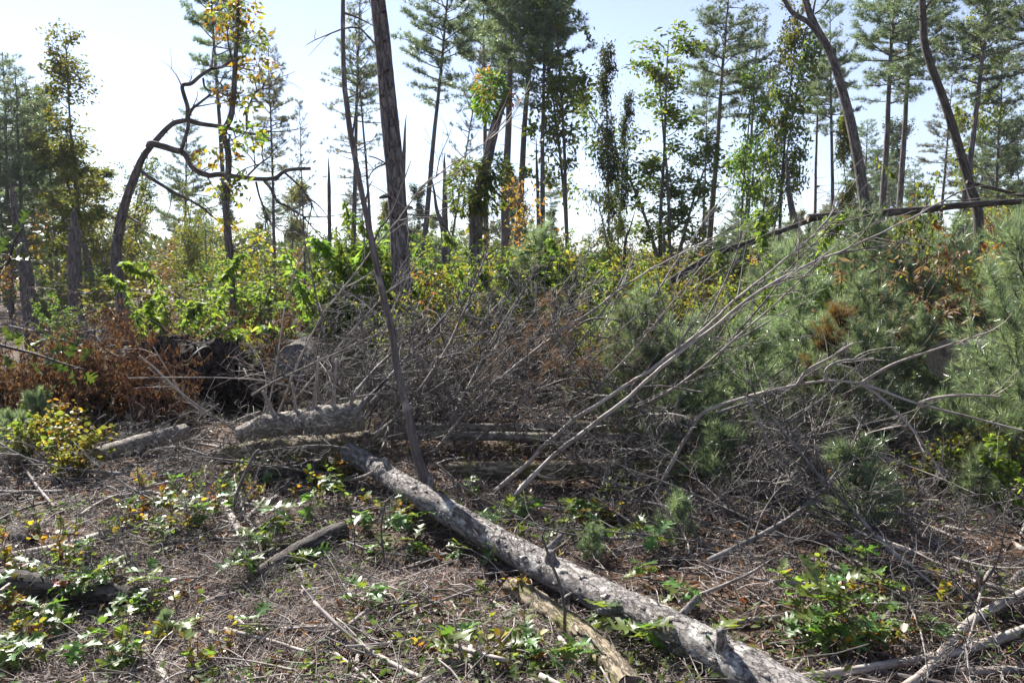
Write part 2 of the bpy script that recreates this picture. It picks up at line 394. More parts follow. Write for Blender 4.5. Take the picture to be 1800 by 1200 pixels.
def tuft(n, length, width, cone, seed):
    r = np.random.default_rng(seed)
    ang = r.uniform(0, 2 * math.pi, n); c = np.sqrt(r.uniform(0.02, 1, n)) * cone
    d = np.stack([np.sin(c) * np.cos(ang), np.cos(c), np.sin(c) * np.sin(ang)], -1)
    L = length * r.uniform(.75, 1.1, n)[:, None]
    side = unit(np.cross(d, r.normal(0, 1, (n, 3)))) * width / 2
    b = d * 0.01
    v = np.stack([b - side, b + side, d * L], 1).reshape(-1, 3)
    return (v, np.arange(3 * n).reshape(-1, 3))


T_TUFT_FAR = tuft(16, .21, .017, 1.2, 1)
T_TUFT_NEAR = tuft(20, .14, .0052, .9, 2)
T_TUFT_DEAD = tuft(20, .09, .002, 0.7, 3)


# ------------------------------------------------------------------ plant generators (return lists of (part name, mesh))
def rand_dir(rng, n): return unit(rng.normal(0, 1, (n, 3)))


def bend_path(start, d, L, n, rng, curl=0.25, up=0.0):
    d = unit(np.asarray(d, float)); p = [np.asarray(start, float)]; st = L / (n - 1)
    c = rng.normal(0, curl / n, 3)
    for i in range(n - 1):
        d = unit(d + c + rng.normal(0, curl / n * 0.8, 3) + np.array([0, 0, up / n])); p.append(p[-1] + d * st)
    return np.array(p)


class Twigs:
    """collects paths of equal point count so they go out as one batch"""
    def __init__(s): s.d = {}
    def add(s, path, r0, r1, k):
        n = len(path); s.d.setdefault((n, k), ([], []))
        s.d[(n, k)][0].append(path); s.d[(n, k)][1].append(np.linspace(r0, r1, n))
    def flush(s, mb):
        for (n, k), (a, b) in s.d.items(): mb.tubes(np.array(a), np.array(b), k, cap=False)


def gen_pine(seed, H=14, r0=.14, cb=.45, Lmax=2.2, dens=1.0, mat='needle', dead=14, gap=.18, whorl=.52, sway=.25):
    rng = np.random.default_rng(seed)
    n = 16; z = np.linspace(0, H, n)
    tr = np.stack([np.cumsum(rng.normal(0, sway / n, n)) * 1.2, np.cumsum(rng.normal(0, sway / n, n)) * 1.2, z], -1); tr[0] = 0
    mb = MB(); rad = r0 * (1 - .92 * (z / H) ** 1.1) + .008
    mb.tube(tr, rad, 8)
    tx = lambda zz: np.array([np.interp(zz, z, tr[:, 0]), np.interp(zz, z, tr[:, 1]), zz])
    tw = Twigs(); tp, tdv = [], []
    zz = H * cb
    while zz < H - .15:
        t = (zz - H * cb) / (H * (1 - cb))
        prof = Lmax * (min(1, .45 + 1.6 * t) if t < .35 else 1.0) * (1 - max(0, t - .2) / .8) ** .75 + .25
        for a in rng.uniform(0, 2 * math.pi) + np.arange(5) * 2 * math.pi / 5 + rng.normal(0, .3, 5):
            if rng.random() < gap: continue
            L = prof * rng.uniform(.5, 1.2)
            el = rng.normal(.05 + .55 * t, .14)
            d = np.array([math.cos(a) * math.cos(el), math.sin(a) * math.cos(el), math.sin(el)])
            p = bend_path(tx(zz + rng.normal(0, .08)), d, L, 7, rng, .3, .25)
            tw.add(p, .012 + .012 * L, .004, 4)
            ns = max(3, int(L * 8.0 * dens))
            for k in range(ns):
                u = rng.uniform(.22, 1) if k else 1.0
                q = np.array([np.interp(u * 6, np.arange(7), p[:, j]) for j in range(3)])
                sd = np.array([-math.sin(a), math.cos(a), 0]) * (1 if k % 2 else -1)
                dd = unit(sd * rng.uniform(.5, 1.1) + d * rng.uniform(.4, 1) + np.array([0, 0, rng.uniform(.0, .35)]))
                if k == 0: dd = d
                l2 = (.25 + .34 * L * (1.05 - u)) * rng.uniform(.6, 1.2)
                m = max(2, int(l2 / .10))
                s = q + dd * (np.arange(1, m + 1) / m)[:, None] * l2 + rng.normal(0, .03, (m, 3))
                if k % 2 == 0: tw.add(np.array([q, q + dd * l2]), .006, .003, 3)
                tp.append(s); tdv.append(unit(dd + rng.normal(0, .35, (m, 3)) + np.array([0, 0, .3])))
        zz += whorl * rng.uniform(.7, 1.3)
    for _ in range(dead):
        zz = rng.uniform(H * .1, H * (cb + .1)); a = rng.uniform(0, 6.28)
        p = bend_path(tx(zz), [math.cos(a), math.sin(a), rng.normal(0, .25)], rng.uniform(.4, 1.6), 6, rng, .5, -.1)
        tw.add(p, .016, .004, 4)
    tw.flush(mb)
    cr = MB(); tp = np.concatenate(tp); tdv = np.concatenate(tdv)
    cr.scatter(T_TUFT_FAR, tp, frames(tdv, rand_dir(rng, len(tp))), rng.uniform(.75, 1.25, len(tp)))
    return [('trunk', mb.mesh('pine_trunk', M['trunk_far'], True)), ('crown', cr.mesh('pine_crown', M[mat]))], H


def gen_decid(seed, H=9, r0=.09, cb=.3, spread=1.5, leaf=.13, leaves=2600, mat='green', stems=1, tmpl=T_LEAF, col=False):
    rng = np.random.default_rng(seed); mb = MB(); tw = Twigs(); ends = []
    for s in range(stems):
        a0 = rng.uniform(0, 6.28); lean = 0 if stems == 1 else rng.uniform(.05, .14)
        tr = bend_path([0, 0, 0], [math.cos(a0) * lean, math.sin(a0) * lean, 1], H * (1 if s == 0 else rng.uniform(.7, .95)), 14, rng, .28, .3)
        mb.tube(tr, np.linspace(r0, .015, 14) / (1 if stems == 1 else 1.3), 7)
        nb = int((30 if not col else 42) / stems ** .5)
        for _ in range(nb):
            u = rng.uniform(cb, 1); q = np.array([np.interp(u * 13, np.arange(14), tr[:, j]) for j in range(3)])
            a = rng.uniform(0, 6.28); el = rng.uniform(.25, 1.0)
            L = spread * rng.uniform(.4, 1.0) * (1.1 - .55 * u)
            d = np.array([math.cos(a) * math.cos(el), math.sin(a) * math.cos(el), math.sin(el)])
            p = bend_path(q, d, L, 7, rng, .5, .3); tw.add(p, .010 + .008 * L, .004, 4)
            for _ in range(5):
                v = rng.uniform(.3, 1); q2 = np.array([np.interp(v * 6, np.arange(7), p[:, j]) for j in range(3)])
                d2 = unit(d + rng.normal(0, .8, 3)); l2 = rng.uniform(.2, .55) * spread * .6
                p2 = bend_path(q2, d2, l2, 4, rng, .5, .2); tw.add(p2, .006, .003, 3)
                ends.append(p2[1:])
    tw.flush(mb)
    e = np.concatenate(ends); idx = rng.integers(0, len(e), leaves)
    wgt = rng.random(len(e)) ** 5; idx = rng.choice(len(e), leaves, p=wgt / wgt.sum())
    pos = e[idx] + rng.normal(0, .13, (leaves, 3)) * rng.uniform(.5, 1.6, (len(e), 1))[idx]
    d = unit(rng.normal(0, 1, (leaves, 3)) + np.array([0, 0, -.55]))
    cr = MB(); cr.scatter(tmpl, pos, frames(d, unit(rng.normal(0, 1, (leaves, 3)) + np.array([0, -.2, .4]))), leaf * rng.uniform(.6, 1.25, leaves))
    return [('trunk', mb.mesh('tree_trunk', M['trunk_far'], True)), ('crown', cr.mesh('tree_crown', M[mat]))], H


def gen_shrub(seed, h=1.6, stems=9, lean=.35, per=70, leaf=.09, mat='green', stem='twig_dark', droop=.3, tmpl=T_LEAF, sub=4, cb=.2, r=.007):
    rng = np.random.default_rng(seed); tw = Twigs(); mb = MB(); pos, dirs = [], []
    for s in range(stems):
        a = rng.uniform(0, 6.28); ln = abs(rng.normal(0, lean)); hh = h * rng.uniform(.55, 1.05)
        p = bend_path([rng.normal(0, .06 * h), rng.normal(0, .06 * h), 0], [math.cos(a) * ln, math.sin(a) * ln, 1], hh, 9, rng, .35, .1)
        tw.add(p, r, r * .35, 4)
        paths = [p]
        for _ in range(sub):
            u = rng.uniform(.3, .95); q = np.array([np.interp(u * 8, np.arange(9), p[:, j]) for j in range(3)])
            b = rng.uniform(0, 6.28); d = np.array([math.cos(b), math.sin(b), rng.uniform(.1, 1)])
            p2 = bend_path(q, d, hh * rng.uniform(.12, .35), 5, rng, .5, .2); tw.add(p2, r * .5, r * .25, 3); paths.append(p2)
        m = per // len(paths)
        for j, pp in enumerate(paths):
            u = rng.uniform(cb if j == 0 else .1, 1, m) * (len(pp) - 1)
            q = np.stack([np.interp(u, np.arange(len(pp)), pp[:, c]) for c in range(3)], -1)
            b = rng.uniform(0, 6.28, m)
            pos.append(q); dirs.append(np.stack([np.cos(b), np.sin(b), rng.normal(.1 - droop, .35, m)], -1))
    tw.flush(mb); pos = np.concatenate(pos); dirs = np.concatenate(dirs); n = len(pos)
    cr = MB(); cr.scatter(tmpl, pos, frames(dirs, unit(rng.normal(0, .9, (n, 3)) + np.array([0, 0, .6]))), leaf * rng.uniform(.55, 1.25, n))
    return [('stem', mb.mesh('shrub_stems', M[stem], True)), ('foliage', cr.mesh('shrub_leaves', M[mat]))], h


def gen_young_pine(seed, H=1.9, R=.85, mat='needle_young', dens=1.0):
    rng = np.random.default_rng(seed); mb = MB(); tw = Twigs(); tp, td = [], []
    tr = bend_path([0, 0, 0], [0, 0, 1], H, 10, rng, .15, .4); mb.tube(tr, np.linspace(.022, .006, 10) * (H / 1.9) ** .5, 6)
    nw = max(4, int(H / .27))

    def dress(p, u0):
        L = np.linalg.norm(np.diff(p, axis=0), axis=1).sum(); m = max(3, int(L * (1 - u0) / .034 * dens))
        u = np.linspace(u0, 1, m) * (len(p) - 1)
        q = np.stack([np.interp(u, np.arange(len(p)), p[:, c]) for c in range(3)], -1)
        d = unit(p[-1] - p[-2]); tp.append(q + rng.normal(0, .006, q.shape)); td.append(unit(d + rng.normal(0, .3, (m, 3))))
    for w in range(nw):
        t = w / (nw - 1); z = H * (.08 + .86 * t)
        for a in rng.uniform(0, 6.28) + np.arange(6) * 2 * math.pi / 6 + rng.normal(0, .3, 6):
            if rng.random() < .1: continue
            L = R * (1.0 - .62 * t) * rng.uniform(.6, 1.15); el = rng.normal(.25 + .65 * t, .15)
            q0 = np.array([np.interp(z, tr[:, 2], tr[:, 0]), np.interp(z, tr[:, 2], tr[:, 1]), z])
            d = np.array([math.cos(a) * math.cos(el), math.sin(a) * math.cos(el), math.sin(el)])
            p = bend_path(q0, d, L, 7, rng, .35, .45); tw.add(p, .009, .003, 4); dress(p, .35)
            for _ in range(int(3 + L * 6)):
                u = rng.uniform(.3, .95); q = np.array([np.interp(u * 6, np.arange(7), p[:, j]) for j in range(3)])
                d2 = unit(d + rng.normal(0, .55, 3) + np.array([0, 0, .25])); p2 = bend_path(q, d2, rng.uniform(.12, .3) * (.5 + L), 4, rng, .3, .4)
                tw.add(p2, .004, .0025, 3); dress(p2, .3)
    dress(tr, .8)
    tw.flush(mb); tp = np.concatenate(tp); td = np.concatenate(td)
    cr = MB(); cr.scatter(T_TUFT_NEAR, tp, frames(td, rand_dir(rng, len(tp))), rng.uniform(.75, 1.15, len(tp)))
    return [('trunk', mb.mesh('young_pine_stem', M['twig_dark'], True)), ('crown', cr.mesh('young_pine_needles', M[mat]))], H


def gen_dead_branch(seed, L=2.0, r=.016, nt=26, curl=.5, needles=0, mat='twig_pile', subs=5):
    rng = np.random.default_rng(seed); mb = MB(); tw = Twigs()
    sp = bend_path([0, 0, 0], [1, 0, .12], L, 14, rng, curl, .1); mb.tube(sp, np.linspace(r, .003, 14), 6)
    d0 = unit(sp[-1] - sp[0]); tp = []
    for i in range(nt):
        u = rng.uniform(.12, .98); q = np.array([np.interp(u * 13, np.arange(14), sp[:, j]) for j in range(3)])
        a = rng.uniform(0, 6.28); d = unit(d0 * rng.uniform(.5, 1.2) + np.array([0, math.cos(a), math.sin(a) * .9 + .15]))
        l = L * rng.uniform(.16, .5) * (1.12 - u); p = bend_path(q, d, l, 7, rng, .8, .2)
        tw.add(p, r * .42 * (1.1 - .6 * u), .0016, 4)
        for _ in range(subs):
            v = rng.uniform(.2, .95); q2 = np.array([np.interp(v * 6, np.arange(7), p[:, j]) for j in range(3)])
            p2 = bend_path(q2, unit(d + rng.normal(0, .65, 3)), l * rng.uniform(.18, .5), 5, rng, 1.0, .1)
            tw.add(p2, .0028, .0013, 3); tp.append(p2[-1])
    tw.flush(mb)
    out = [('branch', mb.mesh('dead_branch', M[mat], True))]
    if needles:
        tp = np.array(tp); n = len(tp); cr = MB()
        d = unit(rng.normal(0, .5, (n, 3)) + np.array([0, 0, -.9]))
        cr.scatter(T_TUFT_DEAD, tp, frames(d, rand_dir(rng, n)), rng.uniform(.7, 1.4, n))
        out.append(('needles', cr.mesh('dead_needles', M['needle_dead'])))
    return out, L


def place(name, gen, loc, label, cat, group=None, rot=(0, 0, 0), sc=1.0):
    o = thing(name, label, cat, loc, rot, sc, group)
    for pn, me in gen[0]: part(pn, me, o)
    return o


def stand(name, gen, px, d, top, label, cat, group=None, px_top=None, rz=None, wide=1.0):
    """a prototype stood at depth d under pixel column px, its top at pixel row top"""
    b = at(px, d); zt = P(px, top, d)[2]; s = max(.05, (zt - b[2]) / gen[1])
    lean = 0 if px_top is None else math.atan((px_top - px) / F * d / max(.1, zt - b[2]))
    m = Matrix.Rotation(lean, 4, 'Y') @ Matrix.Rotation(random.uniform(0, 6.28) if rz is None else rz, 4, 'Z')
    o = place(name, gen, b - np.array([0, 0, .03]), label, cat, group, m.to_euler(), (s * wide, s * wide, s))
    return o


# ------------------------------------------------------------------ SETTING: ground sheet
def axis(lo, hi, step, far_lo, far_hi):
    mid = np.arange(lo, hi, step); o = [hi]; st = step
    while o[-1] < far_hi: st *= 1.22; o.append(o[-1] + st)
    i = [lo]; st = step
    while i[-1] > far_lo: st *= 1.22; i.append(i[-1] - st)
    return np.concatenate([np.array(i[:0:-1]), mid, np.array(o)])


gx = axis(-7, 7, .055, -200, 200); gy = axis(1.5, 13, .055, -24, 240)
XX, YY = np.meshgrid(gx, gy, indexing='ij'); ZZ = ground(XX, YY)
gm = MB(); nx, ny = XX.shape; ii = np.arange(nx - 1)[:, None] * ny + np.arange(ny - 1)[None]
gm.add(np.stack([XX, YY, ZZ], -1), quads=np.stack([ii, ii + ny, ii + ny + 1, ii + 1], -1).reshape(-1, 4))
o = single('ground', gm.mesh('ground', M['soil'], True), None, None, kind='structure')

# ------------------------------------------------------------------ SETTING: litter on the floor (stuff)
def spread(n, dmin, dmax, half=.72, power=1.6):
    """points on the ground in a wedge in front of the camera, thicker near it"""
    d = dmin + (dmax - dmin) * RNG.random(n) ** power
    x = RNG.uniform(-half, half, n) * d; y = d
    return x, y


lit = MB(); x, y = spread(300000, 1.8, 11); keep = vn3(np.stack([x / .42, y / .42, 0 * x + 8], -1)) + .6 * vn3(np.stack([x / .13, y / .13, 0 * x], -1)) > -.28; x, y = x[keep], y[keep]; n = len(x)
a = RNG.uniform(0, 6.28, n); L = RNG.uniform(.04, .12, n); w = RNG.uniform(.0009, .0022, n)
p0 = np.stack([x, y, ground(x, y) + RNG.uniform(.002, .05, n)], -1)
dv = np.stack([np.cos(a), np.sin(a), RNG.normal(0, .4, n)], -1) * L[:, None]
sv = np.stack([-np.sin(a), np.cos(a), RNG.normal(0, .5, n)], -1) * w[:, None]
lit.add(np.stack([p0 - sv, p0 + sv, p0 + dv], 1).reshape(-1, 3), tris=np.arange(3 * n).reshape(-1, 3))
single('needle_litter', lit.mesh('needle_litter', M['litter']), 'brown carpet of fallen pine needles over the soil', 'needle litter', kind='stuff')

lf = MB(); n = 17000; x, y = spread(n, 1.8, 13, power=1.4)
d = np.stack([RNG.normal(0, 1, n), RNG.normal(0, 1, n), RNG.normal(0, .25, n)], -1)
lf.scatter(T_CURL, np.stack([x, y, ground(x, y) + .012], -1), frames(d, unit(RNG.normal(0, .35, (n, 3)) + np.array([0, 0, 1]))), RNG.uniform(.025, .095, n))
single('leaf_litter', lf.mesh('leaf_litter', M['dead_leaf']), 'curled brown fallen leaves scattered over the floor', 'leaf litter', kind='stuff')

tl = MB(); n = 13000; x, y = spread(n, 1.9, 13, power=1.35)
a = RNG.uniform(0, 6.28, n); L = RNG.uniform(.06, .55, n) * RNG.uniform(.3, 1, n)
u = np.linspace(0, 1, 5); bend = RNG.normal(0, .12, (n, 1)) * np.sin(u * math.pi)[None]
px_ = x[:, None] + L[:, None] * (np.cos(a)[:, None] * u - np.sin(a)[:, None] * bend); py_ = y[:, None] + L[:, None] * (np.sin(a)[:, None] * u + np.cos(a)[:, None] * bend)
pz_ = ground(x, y)[:, None] + RNG.uniform(.004, .05, n)[:, None] + RNG.normal(.05, .16, n)[:, None] * L[:, None] * u + RNG.normal(0, .006, (n, 5))
pz_ = np.maximum(pz_, ground(px_, py_) + .003)
tl.tubes(np.stack([px_, py_, pz_], -1), (RNG.uniform(.0012, .0055, n)[:, None]) * np.linspace(1, .55, 5)[None], 3, cap=False)
single('twig_litter', tl.mesh('twig_litter', M['twig'], True), 'thin dry twigs littering the whole forest floor', 'twig litter', kind='stuff')

# low green ground cover, in loose patches
gc = MB(); n = 34000; x, y = spread(n, 2.2, 13, power=1.1)
keep = vn3(np.stack([x / .55, y / .55, 0 * x + 3], -1)) > .26; x, y = x[keep], y[keep]; n = len(x)
d = np.stack([RNG.normal(0, 1, n), RNG.normal(0, 1, n), RNG.uniform(-.2, .9, n)], -1)
gc.scatter(T_LEAF, np.stack([x, y, ground(x, y) + RNG.uniform(.01, .10, n)], -1), frames(d, unit(RNG.normal(0, .4, (n, 3)) + np.array([0, 0, 1]))), RNG.uniform(.02, .05, n))
single('ground_cover', gc.mesh('ground_cover', M['green']), 'low patches of small yellow-green leaves over the litter', 'ground cover', kind='stuff')

# the bright autumn air between the trees
hb = MB(); hv = np.array([[x, y, z] for x in (-220, 220) for y in (-30, 260) for z in (-1.6, 60)], float)
hb.add(hv, quads=[[0, 1, 3, 2], [4, 6, 7, 5], [0, 4, 5, 1], [2, 3, 7, 6], [0, 2, 6, 4], [1, 5, 7, 3]])
hm, hn, hl, ho = newmat('air_haze'); pv = hn.new('ShaderNodeVolumePrincipled'); pv.inputs['Color'].default_value = (0.86, 0.92, 1.0, 1)
pv.inputs['Density'].default_value = 0.0003; pv.inputs['Anisotropy'].default_value = 0.2; hl.new(pv.outputs[0], ho.inputs['Volume'])
single('haze', hb.mesh('haze', hm), 'thin bright haze in the air between the trees', 'haze', kind='stuff')

# far woods: one mass along the horizon
fw = MB(); fwt = Twigs(); n = 46000
dd_ = RNG.uniform(70, 150, 340); ax_ = RNG.uniform(-.85, .85, 340); hh_ = dd_ * RNG.uniform(.018, .048, 340) + 1.5
hh_ *= np.where(np.abs(ax_ * 1400 + 900 - 1120) < 130, .6, 1); k = RNG.integers(0, 340, n)
r_ = RNG.normal(0, 1, (n, 3)); r_ /= np.maximum(1, np.linalg.norm(r_, axis=1, keepdims=True))
pos = np.stack([ax_[k] * dd_[k], dd_[k], hh_[k] * .5], -1) + r_ * np.stack([hh_[k] * .36, hh_[k] * .36, hh_[k] * .52], -1)
fw.scatter(T_LEAF, pos, frames(rand_dir(RNG, n), rand_dir(RNG, n)), RNG.uniform(.5, 1.1, n))
single('far_woods', fw.mesh('far_woods', M['dkgreen']), 'hazy distant woods along the horizon behind the trunks', 'woods', kind='stuff')

# ------------------------------------------------------------------ LOGS AND STUBS ON THE FLOOR
def knobbly(amp, fr=9.0):
    def f(bk):
        q = bk * np.array([fr * 2.6, fr * 2.6, fr * .9])
        return 1 + amp * vn3(q) + amp * .7 * vn3(q * 2.7 + 9) + amp * .45 * vn3(q * 6.1 + 3)
    return f


def ppath(pts, d, n=None):
    out = np.array([P(p[0], p[1], d + (p[2] if len(p) > 2 else 0)) for p in pts])
    return smooth_path(out, n) if n else out


def gpath(pts, lift, n):
    lf = np.broadcast_to(lift, (len(pts),))
    return smooth_path(np.array([G(p[0], p[1], l) for p, l in zip(pts, lf)]), n)


def disc(mb, c, nrm, r, seed=0, k=20, deep=.012):
    """a sawn or snapped face: rings with a slightly uneven surface"""
    rg = np.random.default_rng(seed); nrm = unit(np.asarray(nrm, float)); ref = np.array([0, 0, 1.]) if abs(nrm[2]) < .9 else np.array([1., 0, 0])
    u = unit(np.cross(nrm, ref)); v = np.cross(nrm, u); vs, tr, bk = [c - nrm * deep * .3], [], [[0, 0, 0]]
    for j, f in enumerate((.35, .7, 1.0)):
        for i in range(k):
            a = i * 2 * math.pi / k
            vs.append(c + (u * math.cos(a) + v * math.sin(a)) * r * f + nrm * rg.uniform(-deep, deep) * (1 - .6 * f)); bk.append([math.cos(a) * r * f, math.sin(a) * r * f, 0])
    for i in range(k): tr.append([0, 1 + i, 1 + (i + 1) % k])
    for j in range(2):
        for i in range(k):
            a, b = 1 + j * k + i, 1 + j * k + (i + 1) % k; tr += [[a, a + k, b + k], [a, b + k, b]]
    mb.add(np.array(vs), tris=tr, bark=np.array(bk))


def log(name, label, cat, axis_pts, radii, mat='log_gray', k=20, n=60, amp=.06, fr=9, ends=(True, True), cut='cut', group=None):
    pts = smooth_path(axis_pts, n); rad = np.interp(np.linspace(0, 1, n), np.linspace(0, 1, len(radii)), radii)
    o = thing(name, label, cat, pts[n // 2] - np.array([0, 0, rad[n // 2]]), group=group); org = np.array(o.location)
    mb = MB(); mb.tube(pts, rad, k, knobbly(amp, fr), cap=False)
    part('trunk', mb.mesh(name + '_bark', M[mat], True, org), o)
    for e, c, nv, r in ((ends[0], pts[0], pts[0] - pts[1], rad[0]), (ends[1], pts[-1], pts[-1] - pts[-2], rad[-1])):
        if e:
            m2 = MB(); disc(m2, c + unit(nv) * .004, nv, r * 1.0, seed=int(abs(c[0]) * 1e4) % 9999); part('cut_end', m2.mesh(name + '_end', M[cut], False, org), o)
    return o, org, pts, rad


def add_tube(o, org, name, pts, radii, mat, k=8, n=16, amp=.04, label=None, fr=12):
    p = smooth_path(pts, n); r = np.interp(np.linspace(0, 1, n), np.linspace(0, 1, len(radii)), radii)
    mb = MB(); mb.tube(p, r, k, knobbly(amp, fr)); return part(name, mb.mesh(o.name.split('.')[0] + '_' + name, M[mat], True, org), o, label=label)


# the main log running to the lower right, with its stubs, limbs and bare strips
axm = [(612, 793), (660, 822), (730, 866), (840, 930), (950, 992), (1055, 1045), (1165, 1100), (1262, 1150), (1370, 1212), (1480, 1275)]
lifts = [.20, .18, .16, .14, .125, .115, .11, .105, .10, .10]
am = np.array([G(px, py, l) for (px, py), l in zip(axm, lifts)])
main_log, MO, mp_, mr_ = log('fallen_log', 'long fallen pine log with scaly bark running from mid-frame to the lower right edge', 'log', am,
                             [.068, .070, .071, .072, .073, .074, .076, .079, .082, .085], 'log', 40, 260, .055, 10, (True, False))


def on_log(t, ang, out=1.0):
    i = t * (len(mp_) - 1); j = int(i); c = mp_[j]; tg = unit(mp_[min(j + 1, len(mp_) - 1)] - mp_[max(j - 1, 0)])
    sd = unit(np.cross(tg, [0, 0, 1.])); upv = np.cross(sd, tg)
    nd = sd * math.sin(ang) + upv * math.cos(ang)
    return c + nd * mr_[j] * out, nd, tg


for t, ang, L, r, lab in ((.455, .9, .20, .022, 'dark snapped stub'), (.60, .35, .06, .028, None), (.875, .55, .11, .022, None), (.735, 1.5, .14, .016, None),
                          (.30, -.8, .10, .018, None), (.56, -1.0, .13, .016, None), (.80, -1.0, .12, .015, None), (.18, .3, .09, .02, None), (.66, 1.9, .10, .013, None)):
    c, nd, tg = on_log(t, ang, .8)
    d = unit(nd + tg * (-.9 if t < .5 else .25) + np.array([0, 0, .25]))
    add_tube(main_log, MO, 'stub', [c - nd * .015, c + d * L * .18, c + d * L * .55, c + d * L * .9, c + d * L * 1.05], [r * 1.8, r * 1.15, r, r * .92, r * .7], 'log', 14, 22, .16, lab, 14)
rg = np.random.default_rng(5)
for t, ang, L, w in ((.50, .15, .16, .013), (.635, .1, .22, .012), (.62, .75, .10, .02), (.37, .5, .07, .012), (.55, 1.05, .07, .012), (.71, .9, .06, .013), (.77, -.1, .14, .010), (.84, .3, .09, .010), (.28, .6, .06, .010), (.665, .55, .05, .012)):
    # strips where the bark has torn and pale wood or a lifted bark plate shows
    m2 = MB(); rows = []
    for s in np.linspace(0, 1, 9):
        c, nd, tg = on_log(t + s * L / 4.6, ang + .12 * math.sin(s * 5), 1.03)
        sd = np.cross(nd, tg); ww = w * math.sin(math.pi * min(.97, max(.06, s))) * rg.uniform(.6, 1.2)
        rows.append([c - sd * ww - nd * .004, c + nd * .007, c + sd * ww - nd * .004])
    rows = np.array(rows).reshape(-1, 3); q = []
    for i in range(8):
        for j in range(2): q.append([i * 3 + j, i * 3 + j + 1, i * 3 + j + 4, i * 3 + j + 3])
    m2.add(rows, quads=q, bark=rows); part('bark_strip', m2.mesh('bare_strip', M['bare'], False, MO), main_log)

# scaly bark plates standing proud of the log
plates = []
for i in range(6):
    r = np.random.default_rng(50 + i); k = 7; a = np.arange(k) * 6.283 / k; rr = r.uniform(.7, 1.15, k)
    v = np.concatenate([np.stack([np.cos(a) * rr * .6, np.sin(a) * rr, 0 * a - .25], -1), np.stack([np.cos(a) * rr * .5, np.sin(a) * rr * .85, 0 * a + r.uniform(.12, .26, k)], -1)])
    t = [[k, k + j, k + j + 1] for j in range(1, k - 1)] + [[j, (j + 1) % k, k + (j + 1) % k] for j in range(k)] + [[j, k + (j + 1) % k, k + j] for j in range(k)]
    pm = MB(); pm.add(v, tris=t, bark=v * .02 + i); plates.append(pm.mesh('bark_plate', M['log']))
for i in range(290):
    t = rg.uniform(.04, .97); ang = rg.uniform(-1.5, 1.9); c, nd, tg = on_log(t, ang, 1.005)
    R3 = Matrix(np.stack([np.cross(tg, nd), tg, nd], -1).tolist()).to_euler(); s = rg.uniform(.006, .021)
    part('bark_plate', plates[i % 6], main_log, (c - MO).tolist(), tuple(R3), (s, s * rg.uniform(1, 1.7), s * .8))

# the tall bare limb that rises from the log, and the long poles leaning to the right
dJ = float(np.dot(mp_[int(.235 * 259)] - np.array([0, 0, CAM_H]), [0, CP, -SP]))
J = [(752, 872), (742, 828), (733, 800), (716, 722), (697, 645), (689, 582), (674, 522), (655, 432), (641, 362), (628, 300), (613, 212), (604, 120), (603, 0), (604, -120)]
add_tube(main_log, MO, 'limb', ppath(J, dJ), [.05, .029, .025, .023, .021, .0195, .019, .018, .017, .016, .0145, .013, .010, .007], 'pole_dark', 10, 110, .14, 'tall bare dead limb rising from the log past the top of the frame', 8)
o = main_log
for pts in ([(603, 22), (630, 32), (657, 46)], [(641, 362), (648, 330), (655, 318)], [(655, 432), (668, 400), (690, 372), (722, 283)], [(618, 250), (628, 180), (640, 150)], [(605, 175), (628, 165), (640, 158)]):
    add_tube(o, MO, 'twig', ppath(pts, dJ), [.008, .005, .003], 'pole_dark', 5, 10, .02)

poles = [
    ('long pale dead pole leaning up right from behind the log', [(842, 893), (884, 850), (947, 796), (1010, 738), (1100, 677), (1200, 602), (1300, 513), (1373, 453), (1427, 402), (1470, 345)], 5.3, 6.0, .017, .005, 'pole'),
    ('longest pale dead pole rising from the log to the upper right', [(880, 917), (902, 878), (930, 846), (980, 797), (1073, 727), (1193, 628), (1270, 570), (1353, 507), (1430, 467), (1500, 440), (1577, 403), (1640, 370), (1705, 335)], 5.0, 5.7, .0165, .0045, 'pole'),
    ('thin pale pole crossing the middle of the brush pile', [(752, 822), (762, 796), (790, 757), (822, 718), (873, 668), (933, 618), (997, 567), (1067, 513), (1133, 466), (1200, 430), (1290, 385)], 6.3, 6.7, .015, .005, 'pole'),
    ('thin dark pole beside the two pale leaning poles', [(1195, 760), (1220, 717), (1250, 648), (1290, 592), (1333, 543), (1370, 500), (1400, 462), (1440, 420), (1482, 372)], 7.6, 6.0, .013, .004, 'pole_dark'),
    ('slim grey pole tip reaching over the leaning snag', [(470, 790), (505, 690), (548, 590), (600, 515), (645, 455), (692, 396), (740, 330), (800, 280), (873, 230), (905, 200)], 6.6, 5.4, .010, .003, 'pole'),
]
rgp = np.random.default_rng(23)
